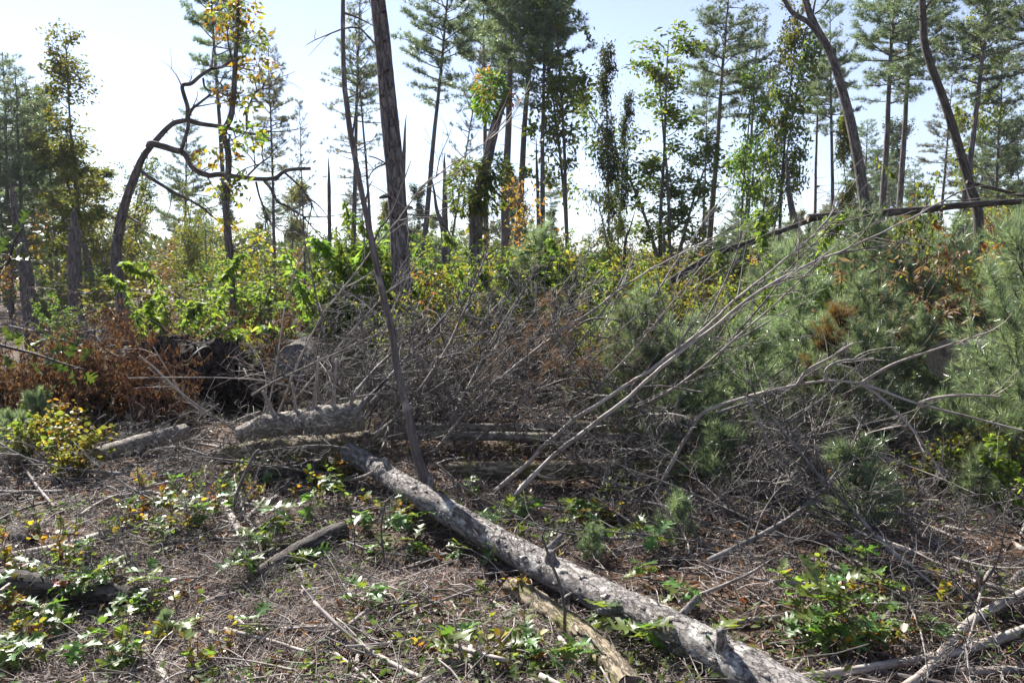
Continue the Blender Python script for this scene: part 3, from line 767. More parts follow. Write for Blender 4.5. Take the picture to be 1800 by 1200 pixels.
for lab, pts, d0, d1, r0, r1, mt in poles:
    n = len(pts); W3 = np.array([P(p[0], p[1], d0 + (d1 - d0) * i / (n - 1)) for i, p in enumerate(pts)])
    base = W3[0].copy(); base[2] = gz(base[0], base[1]) - .02
    o = thing('leaning_pole', lab, 'dead pole', base); path = W3
    if W3[0][2] - base[2] > .05: path = np.concatenate([[base], W3])
    path = smooth_path(path, 60) + np.concatenate([np.zeros((1, 3)), np.cumsum(rgp.normal(0, .0035, (59, 3)), 0)]); mb = MB(); mb.tube(path, np.linspace(r0, r1, 60), 8, knobbly(.13, 13)); part('stem', mb.mesh('leaning_pole_stem', M[mt], True, base), o)
    tw = Twigs(); m2 = MB()
    for i in range(16):
        j = int(rgp.uniform(.35, .98) * 59); d = unit(path[j] - path[j - 1]); dd = unit(d + rgp.normal(0, .45, 3) * np.array([1, .7, 1]))
        p = bend_path(path[j], dd, rgp.uniform(.25, .75), 7, rgp, .6, .1); tw.add(p, .0045, .0016, 4)
        for _ in range(3): tw.add(bend_path(p[rgp.integers(2, 6)], unit(dd + rgp.normal(0, .6, 3)), rgp.uniform(.1, .3), 4, rgp, .6), .0022, .0012, 3)
    tw.flush(m2); part('side_twigs', m2.mesh('leaning_pole_twigs', M['twig'], True, base), o)

# arching dead branches in front of the young pines and across the brush
arches = [
    ('pale arching dead branch forking over the young pines on the right', [[(1140, 895), (1172, 830), (1213, 757), (1240, 723), (1310, 698), (1373, 682), (1450, 669), (1513, 673)], [(1513, 673), (1560, 690), (1613, 709), (1707, 733), (1830, 765)], [(1513, 673), (1553, 703), (1600, 750), (1633, 797), (1660, 840)],
      [(1513, 673), (1570, 640), (1650, 612), (1740, 583)], [(1400, 676), (1420, 650), (1460, 628), (1500, 602)], [(1613, 709), (1640, 700), (1690, 694), (1760, 697)], [(1450, 669), (1452, 650), (1475, 635), (1530, 630)]], (5.4, 4.5), .015, 'pole'),
    ('dark arched branch bowing over the middle of the brush pile', [[(690, 752), (727, 747), (800, 731), (883, 710), (950, 683), (993, 667), (1033, 667), (1093, 683), (1160, 678), (1240, 690)], [(915, 697), (905, 730), (907, 770)], [(1033, 667), (1050, 700), (1060, 730)]], (6.9, 5.6), .012, 'pole_dark'),
    ('dark bowed branch above the horizontal logs right of centre', [[(940, 660), (985, 600), (1033, 563), (1083, 562), (1140, 570), (1215, 580), (1280, 600)], [(1083, 562), (1120, 590), (1150, 640)]], (7.6, 6.6), .014, 'pole_dark'),
    ('crooked pale twig dropping from the arch to the floor on the right', [[(1313, 700), (1330, 735), (1355, 785), (1400, 850)], [(1150, 790), (1200, 815), (1240, 860), (1280, 912), (1340, 985), (1372, 1045)], [(1280, 912), (1262, 950), (1240, 990)]], 5.0, .008, 'pole'),
    ('thin curved twig bent over the bottom of the pine', [[(1380, 815), (1430, 790), (1490, 783), (1560, 805), (1640, 835), (1720, 870)], [(1490, 783), (1530, 760), (1600, 745)]], (5.6, 4.6), .007, 'pole'),
    ('grey twig bowed over the left end of the brush', [[(590, 760), (560, 700), (480, 672), (400, 664), (300, 663), (225, 664)], [(480, 672), (450, 650), (420, 640)]], (6.8, 6.2), .008, 'pole'),
    ('pair of long grey sticks crossing before the dark root mound', [[(440, 765), (390, 740), (330, 700), (270, 645), (245, 625)], [(380, 735), (330, 705), (300, 660), (270, 610)]], (7.0, 6.6), .014, 'pole'),
    ('slim upright twig standing left of the centre trunk', [[(455, 770), (475, 700), (492, 600), (503, 530), (525, 460), (550, 400)]], 7.0, .008, 'pole'),
    ('thin twig curling between the long horizontal log and the pines', [[(1240, 760), (1300, 740), (1380, 770), (1500, 765), (1580, 745)], [(1380, 770), (1395, 800), (1380, 850), (1360, 900)]], (7.2, 6.0), .007, 'pole'),
]
for lab, segs, dz_, r, mt in arches:
    d0, d1 = dz_ if isinstance(dz_, tuple) else (dz_, dz_); xs = [p[0] for g in segs for p in g]; xa = segs[0][0][0]; xb = max(xs, key=lambda v: abs(v - xa))
    dof = lambda px: d0 + (d1 - d0) * (px - xa) / (xb - xa)
    base = P(*segs[0][0], d0); base[2] = gz(base[0], base[1]); o = thing('dead_branch', lab, 'dead branch', base)
    for i, sg in enumerate(segs):
        w3 = np.array([P(p[0], p[1], dof(p[0])) for p in sg]); n = 8 * len(sg); r0 = r if i == 0 else r * .65
        if i == 0 and .35 > w3[0][2] - base[2] > .04: w3 = np.concatenate([[base - [0, 0, .03]], w3])
        w3 = smooth_path(w3, n); mb = MB(); mb.tube(w3, np.linspace(r0, r0 * .45, n), 7, knobbly(.06, 12))
        tw = Twigs()
        for _ in range(7):
            j = rgp.integers(n // 4, n - 1); dd = unit(unit(w3[j] - w3[j - 1]) + rgp.normal(0, .6, 3)); p = bend_path(w3[j], dd, rgp.uniform(.1, .35), 6, rgp, .8, .1); tw.add(p, .0028, .0013, 3)
        tw.flush(mb); part('branch', mb.mesh('dead_branch_arm', M[mt], True, base), o)

# other logs
def alog(label, pts, lift, radii, mat, **kw):
    ax = np.array([G(p[0], p[1], l) for p, l in zip(pts, np.broadcast_to(lift, (len(pts),)))])
    return log(kw.pop('name', 'fallen_log'), label, kw.pop('cat', 'log'), ax, radii, mat, **kw)


o, org, pp, rr = alog('stout grey log with round sawn end resting on another log left of centre', [(420, 764), (465, 750), (520, 743), (580, 737), (638, 730)], [.30, .36, .39, .40, .40], [.06, .088, .10, .105, .112], 'log_gray', amp=.11, fr=12, k=30, n=110, ends=(False, True))
for f, a, L, r in ((.45, -.1, .24, .012), (.62, .15, .42, .012), (.78, .1, .38, .014), (.3, -.4, .22, .014), (.9, .5, .16, .016), (.55, .7, .10, .012)):
    j = int(f * 109); tg = unit(pp[j] - pp[j - 1]); d = unit(np.array([0, 0, 1.]) + tg * a); c = pp[j] + np.array([0, -.2, 1.]) * rr[j] * .7
    add_tube(o, org, 'stub', [c - d * .02, c + d * L * .3, c + d * L * .7, c + d * L], [r * 1.9, r, r * .9, r * .7], 'pole', 9, 14, .12)
alog('mossy grey log lying under the stout sawn log', [(375, 806), (430, 796), (500, 790), (580, 786), (668, 778)], .13, [.05, .085, .095, .098, .09], 'log_moss', amp=.13, fr=12, k=28, n=100)
alog('third rough log half buried below the stacked pair', [(450, 836), (540, 826), (625, 815)], .05, [.06, .075, .08], 'log_dark', amp=.13, fr=12, k=24)
o, org, pp, rr = alog('short hollow log showing its ring shaped end at left', [(170, 800), (250, 778), (326, 760)], .15, [.06, .075, .078], 'log_gray', ends=(True, False), amp=.07)
m2 = MB(); e = pp[-1]; dd = unit(pp[-1] - pp[-2]); m2.tube([e + dd * .002, e + dd * .003, e - dd * .05, e - dd * .25], [.078, .045, .04, .03], 20, knobbly(.05), cap=True); part('hollow_end', m2.mesh('hollow_ring', M['cut'], True, org), o)
alog('long thin straight log lying level across the centre right', [(640, 764), (850, 766), (1000, 768), (1230, 768), (1500, 757)], .18, [.036, .038, .036, .034, .026], 'log_gray', n=90, amp=.04)
alog('second long level log just behind the thin straight one', [(660, 752), (900, 752), (1100, 748), (1320, 745)], .22, [.042, .042, .04, .034], 'log_gray', n=80, amp=.05)
alog('dull horizontal log half buried below the brush pile', [(790, 826), (950, 826), (1120, 824), (1300, 826), (1450, 832)], .10, [.06, .065, .068, .062, .05], 'log_moss', n=80, amp=.05)
alog('pale horizontal log lying behind the brush pile', [(955, 645), (1060, 640), (1130, 634), (1200, 630), (1400, 624)], .35, [.12, .12, .115, .11, .1], 'log_gray', n=50, amp=.05)
log('fallen_log', 'thick dark log with a weathered broken end beside the right young pines', 'log', np.array([P(1662, 632, 7.0), P(1700, 630, 7.25), P(1760, 628, 7.7), P(1900, 622, 8.6)]), [.17, .18, .185, .19], 'log', 26, amp=.07)
log('fallen_log', 'broad log with a round blue-grey cut face beyond the stick heap', 'log', np.array([P(521, 637, 7.9), P(530, 628, 8.6), P(545, 615, 9.6)]), [.185, .185, .18], 'log_dark', 28, cut='cut_blue', amp=.03)
alog('dark log leaning up against the round cut face', [(385, 712), (440, 680), (490, 648)], [.12, .25, .38], [.10, .095, .08], 'log_dark', amp=.08)
alog('dark bark log poking in from the left edge', [(-60, 1022), (40, 1026), (130, 1034), (215, 1042), (262, 1050)], .075, [.066, .066, .062, .05, .03], 'log_dark', amp=.07)
alog('short dark curved log among the oak seedlings', [(440, 1012), (490, 990), (540, 962), (580, 940), (606, 930)], .06, [.025, .045, .056, .058, .05], 'log_dark', amp=.07)
alog('crumbling mossy rotten log in front of the main log', [(896, 1028), (950, 1062), (1010, 1105), (1060, 1155), (1110, 1215)], .05, [.045, .052, .055, .058, .06], 'log_moss', k=26, n=90, amp=.16, fr=13)
alog('charred broken stump end at the left edge', [(20, 930), (35, 945), (60, 950)], .05, [.03, .045, .025], 'log_dark', name='log_stub', cat='stump', amp=.22, ends=(False, False))
alog('pale log lying far back at the left edge of the clearing', [(110, 578), (160, 577), (210, 578)], .15, [.13, .13, .12], 'log_gray', amp=.05)
# higher fallen stems on the right, propped by the undergrowth
for lab, pts, d, r in (('fallen stem propped level above the right undergrowth', [(1420, 383), (1500, 376), (1600, 371), (1700, 360), (1830, 352)], 9.5, .045), ('dark stem slanting down behind the leaning poles', [(1140, 520), (1200, 480), (1260, 445), (1320, 425), (1430, 385)], 10.0, .04), ('thin snapped stem tilted behind the right leaning trunk', [(1700, 320), (1760, 335), (1830, 352)], 9.0, .018)):
    log('propped_stem', lab, 'log', ppath(pts, d), [r, r, r * .9, r * .75], 'log_dark', n=40)

# sticks one can pick out on the floor
sticks = [
    ('pale weathered pole lying on the left above the dark log', [(-20, 985), (60, 972), (120, 958), (235, 925), (262, 905)], .02, .03, .03, 'pole'),
    ('bleached stick lying foremost at the bottom left of centre', [(300, 1215), (286, 1185), (284, 1160), (296, 1138)], .02, .018, .012, 'bare'),
    ('short pale barkless stick left of the oak seedlings', [(398, 886), (408, 910), (421, 936)], .03, .026, .024, 'pole'),
    ('long thin stick lying level in the bottom middle', [(440, 1108), (520, 1104), (610, 1100), (740, 1113), (890, 1098)], .02, .009, .009, 'pole'),
    ('pale stick pointing down the bottom centre left', [(622, 1195), (632, 1140), (642, 1078)], .02, .011, .010, 'pole'),
    ('thick barked stick at the bottom centre', [(735, 1212), (790, 1180), (850, 1158), (935, 1130)], .03, .026, .022, 'pole_dark'),
    ('long grey bough running in from the bottom right', [(1390, 1192), (1480, 1180), (1560, 1168), (1640, 1155), (1710, 1137), (1820, 1100)], .06, .015, .022, 'pole'),
    ('grey bough crossing over the other at the bottom right corner', [(1560, 1225), (1620, 1185), (1660, 1140), (1705, 1092), (1750, 1066), (1830, 1025)], .085, .016, .021, 'pole'),
    ('straight stick lying along the bottom right corner', [(1670, 1180), (1740, 1178), (1830, 1176)], .03, .017, .015, 'pole'),
    ('short stick lying to the right of the main log', [(1256, 1098), (1310, 1090), (1372, 1083)], .02, .013, .010, 'pole'),
    ('forked pale stick at the lower left', [(60, 1148), (105, 1125), (100, 1100), (90, 1085)], .02, .016, .010, 'pole'),
    ('grey stick lying level at the lower left', [(130, 1140), (190, 1135), (260, 1128)], .02, .013, .009, 'pole'),
    ('thin stick leaning across the ferny left floor', [(30, 800), (62, 850), (97, 892)], .05, .010, .010, 'pole_dark'),
    ('thin stick in the middle left pointing right', [(360, 1058), (420, 1040), (480, 1005)], .03, .014, .010, 'pole'),
    ('stick angled beneath the long thin one', [(560, 1130), (600, 1108), (650, 1068)], .03, .012, .008, 'pole'),
    ('slim stick left of the red leaf on the dark log', [(0, 1040), (25, 1020), (45, 1002)], .10, .011, .010, 'pole'),
    ('stick lying across in front of the rotten log', [(905, 1198), (950, 1195), (1000, 1185)], .03, .015, .013, 'pole'),
    ('thin twig curving at the right foot of the pines', [(1480, 890), (1560, 960), (1620, 1010), (1680, 1060)], .06, .008, .005, 'pole'),
    ('grey twig below the small pine on the right', [(1540, 945), (1600, 965), (1650, 990), (1720, 1015)], .08, .007, .004, 'pole'),
    ('stick end slanting up from the floor at far left', [(140, 905), (180, 880), (240, 860), (330, 840)], .06, .010, .007, 'pole'),
    ('pale stick lying below the hollow log', [(230, 795), (320, 778), (410, 790), (460, 800)], .06, .014, .01, 'pole'),
    ('thin stick crossing under the yellow sprig right of the log', [(1400, 1100), (1480, 1108), (1560, 1112), (1700, 1120)], .03, .006, .005, 'pole'),
]
for lab, pts, lift, r0, r1, mt in sticks:
    p = gpath(pts, lift, 10 * len(pts)); b = p[len(p) // 2]; mb = MB(); mb.tube(p, np.linspace(r0, r1, len(p)), 10, knobbly(.09, 12)); single('fallen_stick', mb.mesh('fallen_stick', M[mt], True, b), lab, 'stick', b)
# standing thin sticks
for lab, pts, d, r in (('dark crooked stick standing upright left of centre', [(412, 905), (416, 870), (432, 830), (446, 800), (456, 790)], 5.0, .012), ('thin dark stick propped against the front of the main log', [(993, 1072), (985, 1030), (968, 985), (952, 940)], 3.35, .007), ('crooked pale twig hanging beside the log shade', [(676, 985), (670, 930), (675, 895), (678, 880)], 4.3, .006)):
    p = smooth_path(ppath(pts, d), 24); g0 = np.array([p[0][0], p[0][1], gz(p[0][0], p[0][1]) - .02]); p = np.concatenate([[g0], p]); mb = MB(); mb.tube(p, np.linspace(r, r * .7, len(p)), 7, knobbly(.08, 12)); single('standing_stick', mb.mesh('standing_stick', M['pole_dark'], True, g0), lab, 'stick', g0)

# many more sticks, copies of a dozen shapes
sm = []
for i in range(12):
    r = np.random.default_rng(300 + i); mb = MB(); p = bend_path([-.5, 0, 0], [1, 0, 0], 1.0, 14, r, .7); p[:, 2] *= .35
    mb.tube(p, np.linspace(r.uniform(.012, .024), r.uniform(.005, .012), 14), 7, knobbly(.1, 12))
    for _ in range(2):
        q = bend_path(p[r.integers(4, 12)], [r.uniform(.3, 1), r.normal(0, 1), .2], r.uniform(.1, .3), 6, r, .6); mb.tube(q, np.linspace(.006, .003, 6), 5)
    sm.append(mb.mesh('stick', M['pole' if i % 3 else 'pole_dark'], True))
for i in range(220):
    d = 2.2 + 7 * rgp.random() ** 1.3; x = rgp.uniform(-.66, .66) * d; z = gz(x, d)
    single('loose_stick', sm[i % 12], 'dry grey stick lying loose on the needle litter', 'stick', (x, d, z + .025), (rgp.normal(0, .1), rgp.normal(0, .08), rgp.uniform(0, 6.28)), rgp.uniform(.3, 1.1), 'loose sticks strewn on the forest floor')

# upturned root mound
b = at(330, 8.6)
o = thing('root_mound', 'dark upturned root mound behind the stick heap at left', 'root mound', b); mb = MB()
u = np.linspace(0, math.pi, 26); v = np.linspace(0, 2 * math.pi, 49)[:-1]; UU, VV = np.meshgrid(u, v, indexing='ij')
sp_ = np.stack([np.sin(UU) * np.cos(VV), np.sin(UU) * np.sin(VV), np.cos(UU)], -1)
rr = 1 + .28 * vn3(sp_ * 2.1 + 4) + .14 * vn3(sp_ * 5) + .07 * vn3(sp_ * 11)
vv = (sp_ * rr[..., None] * np.array([.85, .35, .62])) + np.array([0, 0, .3])
i0 = np.arange(25)[:, None] * 48; j0 = np.arange(48)[None]; mb.add(vv.reshape(-1, 3), quads=np.stack([i0 + j0, i0 + (j0 + 1) % 48, i0 + 48 + (j0 + 1) % 48, i0 + 48 + j0], -1).reshape(-1, 4)[:, ::-1], bark=vv.reshape(-1, 3))
part('soil', mb.mesh('root_soil', M['mound'], True), o)
for i in range(46):
    a = rgp.uniform(0, math.pi); s0 = np.array([math.cos(a) * .75, -.25, .3 + math.sin(a) * .5]); p = bend_path(s0, [math.cos(a), rgp.normal(-.6, .5), math.sin(a) * .8 - .2], rgp.uniform(.25, .8), 9, rgp, 1.3, -.3)
    m2 = MB(); m2.tube(p, np.linspace(rgp.uniform(.008, .022), .003, 9), 6); part('root', m2.mesh('root', M['twig_dark'], True), o)

# ------------------------------------------------------------------ TREES DRAWN ONE BY ONE
def own_tree(name, label, cat, d, trunk, w, mat='trunk', k=14, limbs=(), clusters=(), n=60, amp=.04, fr=6, mc='gold', leaf=.13, seed=1, twigs=0, tmpl=T_LEAF, limb_mat=None):
    """trunk: pixel points from the base up, w: pixel widths along it; limbs: (points, w0, w1); clusters: (px, py, rx, ry, count[, material])"""
    rg = np.random.default_rng(seed); tp = ppath(trunk, d); base = tp[0].copy(); base[2] = gz(base[0], base[1]) - .05
    if tp[0][2] > base[2] + .1: tp = np.concatenate([[base], tp]); w = [w[0] * 1.15] + list(w)
    p = smooth_path(tp, n); r = np.interp(np.linspace(0, 1, n), np.linspace(0, 1, len(w)), w) * d / F / 2
    o = thing(name, label, cat, base); mb = MB(); mb.tube(p, r, k, knobbly(amp, fr)); 
    for _ in range(int(n * .3)):
        j = rg.integers(3, n - 3); a = rg.uniform(0, 6.28); dd = unit(np.array([math.cos(a), math.sin(a), rg.normal(.1, .3)])); L = r[j] * rg.uniform(1.1, 2.0); mb.tube([p[j] + dd * r[j] * .6, p[j] + dd * L, p[j] + dd * L * 1.12], [r[j] * .34, r[j] * .2, r[j] * .1], 6, knobbly(.15, 20))
    part('trunk', mb.mesh(name + '_trunk', M[mat], True, base), o)
    for lp, w0, w1 in limbs:
        q = ppath(lp, d); q[1:, 1] += np.cumsum(rg.normal(0, .12, len(q) - 1)); q = smooth_path(q, 10 * len(lp)); m2 = MB(); m2.tube(q, np.linspace(w0, w1, len(q)) * d / F / 2, 8, knobbly(.07, fr))
        tw = Twigs()
        for _ in range(twigs):
            j = rg.integers(len(q) // 3, len(q) - 1); dd = unit(unit(q[j] - q[j - 1]) + rg.normal(0, .7, 3)); pp = bend_path(q[j], dd, rg.uniform(.3, .9), 7, rg, .9, -.15); tw.add(pp, .013, .004, 4)
            for _ in range(2): tw.add(bend_path(pp[rg.integers(2, 6)], unit(dd + rg.normal(0, .7, 3)), rg.uniform(.15, .5), 5, rg, .9, -.2), .005, .002, 3)
        tw.flush(m2); part('limb', m2.mesh(name + '_limb', M[limb_mat or mat], True, base), o)
    for c in clusters:
        cx, cy, rx, ry, cnt = c[:5]; mt = c[5] if len(c) > 5 else mc
        cen = P(cx, cy, d); q = rg.normal(0, 1, (cnt, 3)); q /= np.maximum(1, np.linalg.norm(q, axis=1, keepdims=True) / 1.25)
        q = q * np.array([rx, (rx + ry) / 2, ry]) * d / F * .8; dv = unit(q * np.array([1, 1, .4]) + rg.normal(0, .12, (cnt, 3)) + np.array([0, 0, -.45 * rx * d / F]))
        m2 = MB(); m2.scatter(tmpl, cen + q, frames(dv, unit(rg.normal(0, 1, (cnt, 3)) + np.array([0, 0, .4]))), leaf * rg.uniform(.55, 1.2, cnt)); 
        part('foliage', m2.mesh(name + '_leaves', M[mt], False, base), o)
        m3 = MB(); tw = Twigs(); j = np.argmin(np.linalg.norm(p - cen, axis=1))
        for _ in range(8):
            e = cen + q[rg.integers(0, cnt)]; tw.add(smooth_path([p[j], (p[j] + e) / 2 + rg.normal(0, .06, 3), e], 6), .010, .003, 4)
        tw.flush(m3); part('sprig', m3.mesh(name + '_sprigs', M[mat], True, base), o)
    return o


own_tree('dead_tree', 'bent dead tree whose limbs arch far out to the right on the left side', 'tree', 14,
         [(222, 600), (216, 540), (206, 480), (205, 435), (213, 385), (224, 345), (240, 302), (252, 275), (266, 257), (285, 235), (305, 217), (331, 211)], [25, 22, 20, 18, 17, 17, 16, 15, 11, 10, 9, 8], n=110, amp=.12,
         limbs=[([(262, 257), (280, 257), (310, 265), (324, 270), (345, 296), (375, 311), (400, 311), (430, 315), (465, 318), (485, 313), (502, 302), (520, 297), (545, 296)], 12, 6),
                ([(331, 211), (352, 217), (395, 223), (420, 231), (450, 233), (470, 229)], 9, 4), ([(329, 212), (331, 190), (330, 158), (345, 152), (357, 137), (375, 124), (392, 118), (412, 112)], 8, 5),
                ([(318, 266), (330, 252), (337, 225), (345, 202), (360, 185), (378, 171)], 7, 4), ([(250, 302), (270, 313), (288, 326), (310, 340), (340, 358), (382, 388)], 7, 3),
                ([(465, 318), (482, 335), (492, 355), (510, 365), (545, 385)], 6, 3), ([(430, 314), (455, 290), (478, 275)], 4, 2), ([(450, 320), (460, 350), (478, 395)], 4, 2), ([(500, 303), (530, 330), (552, 360)], 4, 2), ([(222, 380), (250, 390), (275, 402)], 5, 2),
                ([(357, 138), (363, 155), (375, 160), (385, 140)], 4, 2), ([(434, 228), (436, 200), (445, 182), (462, 165), (490, 165)], 5, 2)], twigs=5, seed=3)
own_tree('leafy_tree', 'tall slim tree with clumps of big golden leaves beside the bent dead tree', 'tree', 13.5,
         [(410, 590), (409, 530), (404, 430), (398, 370), (402, 275), (393, 235), (406, 205), (411, 160), (414, 100), (418, 30), (418, -60)], [11, 11, 10, 10, 11, 11, 10, 9, 7, 6, 5], n=70,
         limbs=[([(398, 260), (393, 250), (395, 232)], 6, 3), ([(411, 120), (405, 70), (400, 40)], 4, 2)],
         clusters=[(390, 42, 32, 22, 97), (445, 65, 26, 20, 90, 'yellow'), (448, 118, 32, 22, 112), (392, 165, 18, 16, 52), (432, 178, 20, 18, 60, 'yellow'), (425, 238, 34, 24, 127, 'yellow'), (380, 275, 38, 14, 97), (395, 10, 26, 20, 82), (432, 15, 24, 24, 82), (390, 330, 28, 16, 67, 'yellow'), (440, 470, 22, 18, 75, 'yellow'), (400, 388, 20, 10, 37), (455, 435, 20, 30, 75, 'yellow'), (425, 330, 15, 30, 45, 'yellow')], leaf=.13, seed=4)
own_tree('tall_pine', 'big straight pine trunk left of centre leaving the top of the frame', 'tree', 9,
         [(725, 725), (713, 660), (709, 560), (704, 460), (700, 380), (694, 300), (684, 200), (674, 90), (663, -10), (650, -130), (636, -260)], [36, 34, 33, 33, 33, 32, 29, 27, 25, 23, 21], n=80, k=20, amp=.035,
         limbs=[([(676, 95), (655, 75), (625, 42)], 4, 2), ([(697, 300), (672, 285), (655, 280)], 3, 2), ([(700, 375), (760, 380), (800, 372)], 3, 1)], twigs=1, seed=5)
own_tree('broken_snag', 'leaning broken snag with bunches of leaves sprouting along it in the centre', 'snag', 12,
         [(838, 600), (836, 520), (835, 450), (837, 390), (836, 352), (846, 318), (858, 275), (868, 230), (878, 200), (888, 170), (885, 150), (882, 134)], [23, 22, 21, 21, 24, 25, 22, 20, 19, 17, 10, 3], n=60, amp=.08,
         limbs=[([(848, 325), (860, 318), (872, 310)], 9, 6)],
         clusters=[(860, 170, 25, 40, 800, 'green'), (855, 150, 16, 26, 120, 'orange'), (900, 172, 10, 10, 30, 'orange'), (822, 330, 32, 46, 1000, 'green'), (870, 300, 25, 28, 520, 'dkgreen'), (855, 352, 30, 22, 460, 'green'), (820, 292, 20, 14, 110, 'yellow'), (845, 400, 18, 30, 150, 'yellow')], leaf=.12, seed=6, tmpl=T_NARROW)
own_tree('leaning_tree', 'dark leaning trunk curving to the upper left on the far right', 'tree', 12,
         [(1720, 400), (1705, 328), (1690, 275), (1672, 215), (1655, 165), (1638, 120), (1625, 75), (1622, 30), (1620, -30), (1622, -130)], [18, 17, 17, 16, 15, 14, 13, 12, 11, 9], n=60, mat='log_dark', limbs=[([(1622, 25), (1632, 8), (1645, -10)], 5, 3)], seed=7)
own_tree('forked_tree', 'grey bare trunk leaning left and forking near the top right of centre', 'tree', 14,
         [(1530, 450), (1518, 345), (1508, 280), (1494, 210), (1478, 150), (1460, 95), (1442, 62), (1428, 35), (1416, 0), (1408, -60)], [21, 20, 20, 19, 18, 17, 15, 13, 12, 9], n=60,
         limbs=[([(1440, 62), (1418, 40), (1400, 18), (1383, -5), (1360, -50)], 10, 7), ([(1428, 30), (1430, 8), (1436, -20)], 4, 3), ([(1432, 25), (1445, 15), (1457, -5)], 3, 1)], twigs=3, seed=8)
for lab, d, tr, w in (('thick split grey snag leaning at the left edge of the woods', 17, [(58, 600), (45, 480), (32, 400), (22, 340), (14, 290)], [26, 24, 21, 18, 6]),
                      ('broad blue-grey dead stub among the left pines', 18, [(133, 580), (132, 500), (131, 420), (130, 372)], [24, 23, 22, 19]),
                      ('thin bare snag rising just right of the big pine trunk', 22, [(706, 420), (708, 330), (711, 250), (713, 210)], [9, 9, 8, 7]),
                      ('slim broken snag standing by itself left of centre', 28, [(580, 450), (579, 380), (578, 300), (577, 282)], [8, 7, 7, 6]),
                      ('crooked short snag in front of the thin leaning pine', 15, [(782, 480), (778, 400), (768, 370), (762, 330), (753, 290)], [13, 12, 11, 9, 4]),
                      ('straight grey snag beside the crooked short one', 17, [(784, 470), (782, 380), (782, 320), (781, 275)], [13, 12, 11, 9]),
                      ('jagged broken trunk standing alone right of centre', 16, [(1408, 450), (1396, 390), (1388, 345), (1383, 300), (1384, 270), (1386, 250)], [19, 17, 16, 14, 10, 3]),
                      ('thin snag touching the pair of pines at centre', 26, [(946, 400), (945, 330), (943, 280), (943, 247)], [8, 7, 6, 5]),
                      ('small pointed dead stub below the multi-stemmed green tree', 18, [(1168, 440), (1162, 385), (1152, 365), (1146, 345)], [7, 7, 6, 2]),
                      ('short bent dead stub in the middle of the low brush', 14, [(1098, 440), (1108, 400), (1117, 368)], [8, 7, 5])):
    tr = tr + [(tr[-1][0] + 1.5, tr[-1][1] - 7)]; w = w + [w[-1] * .12]
    own_tree('broken_snag', lab, 'snag', d, tr, w, seed=int(tr[0][0]), n=26, k=10, amp=.09, mat='trunk' if d > 14 else 'log_dark')

# ------------------------------------------------------------------ TREES FROM A FEW GROWN KINDS
pA = gen_pine(11, 15, .15, .42, 2.3); pB = gen_pine(12, 16, .16, .60, 2.2, 1.1); pC = gen_pine(13, 15, .14, .5, 1.8, mat='needle_grey', gap=.3); pD = gen_pine(14, 12, .12, .22, 2.2)
pE = gen_pine(15, 16, .14, .66, 1.7, dead=24); pS = gen_pine(16, 15, .15, .45, 2.0, .35, 'needle_grey', 30, .35)
dA = gen_decid(21, 9, .09, .3, 1.7, .15, 7500, 'olive'); dB = gen_decid(22, 10, .09, .35, 1.5, .15, 7500, 'green', 4); dC = gen_decid(23, 8, .08, .12, .75, .13, 5500, 'dkgreen', 1, col=True); dD = gen_decid(24, 11, .11, .4, 2.0, .17, 8000, 'dkgreen')
dH = gen_decid(28, 10, .08, .35, 1.7, .16, 3600, 'green', 2); dI = gen_decid(29, 11, .09, .4, 1.8, .16, 3600, 'olive')
dE = gen_decid(25, 4, .04, .2, 1.1, .11, 1300, 'orange', 2); dF = gen_decid(26, 5, .05, .15, 1.6, .12, 2200, 'yellow', 3); dG = gen_decid(27, 6, .06, .2, 1.8, .13, 2600, 'olive', 3)
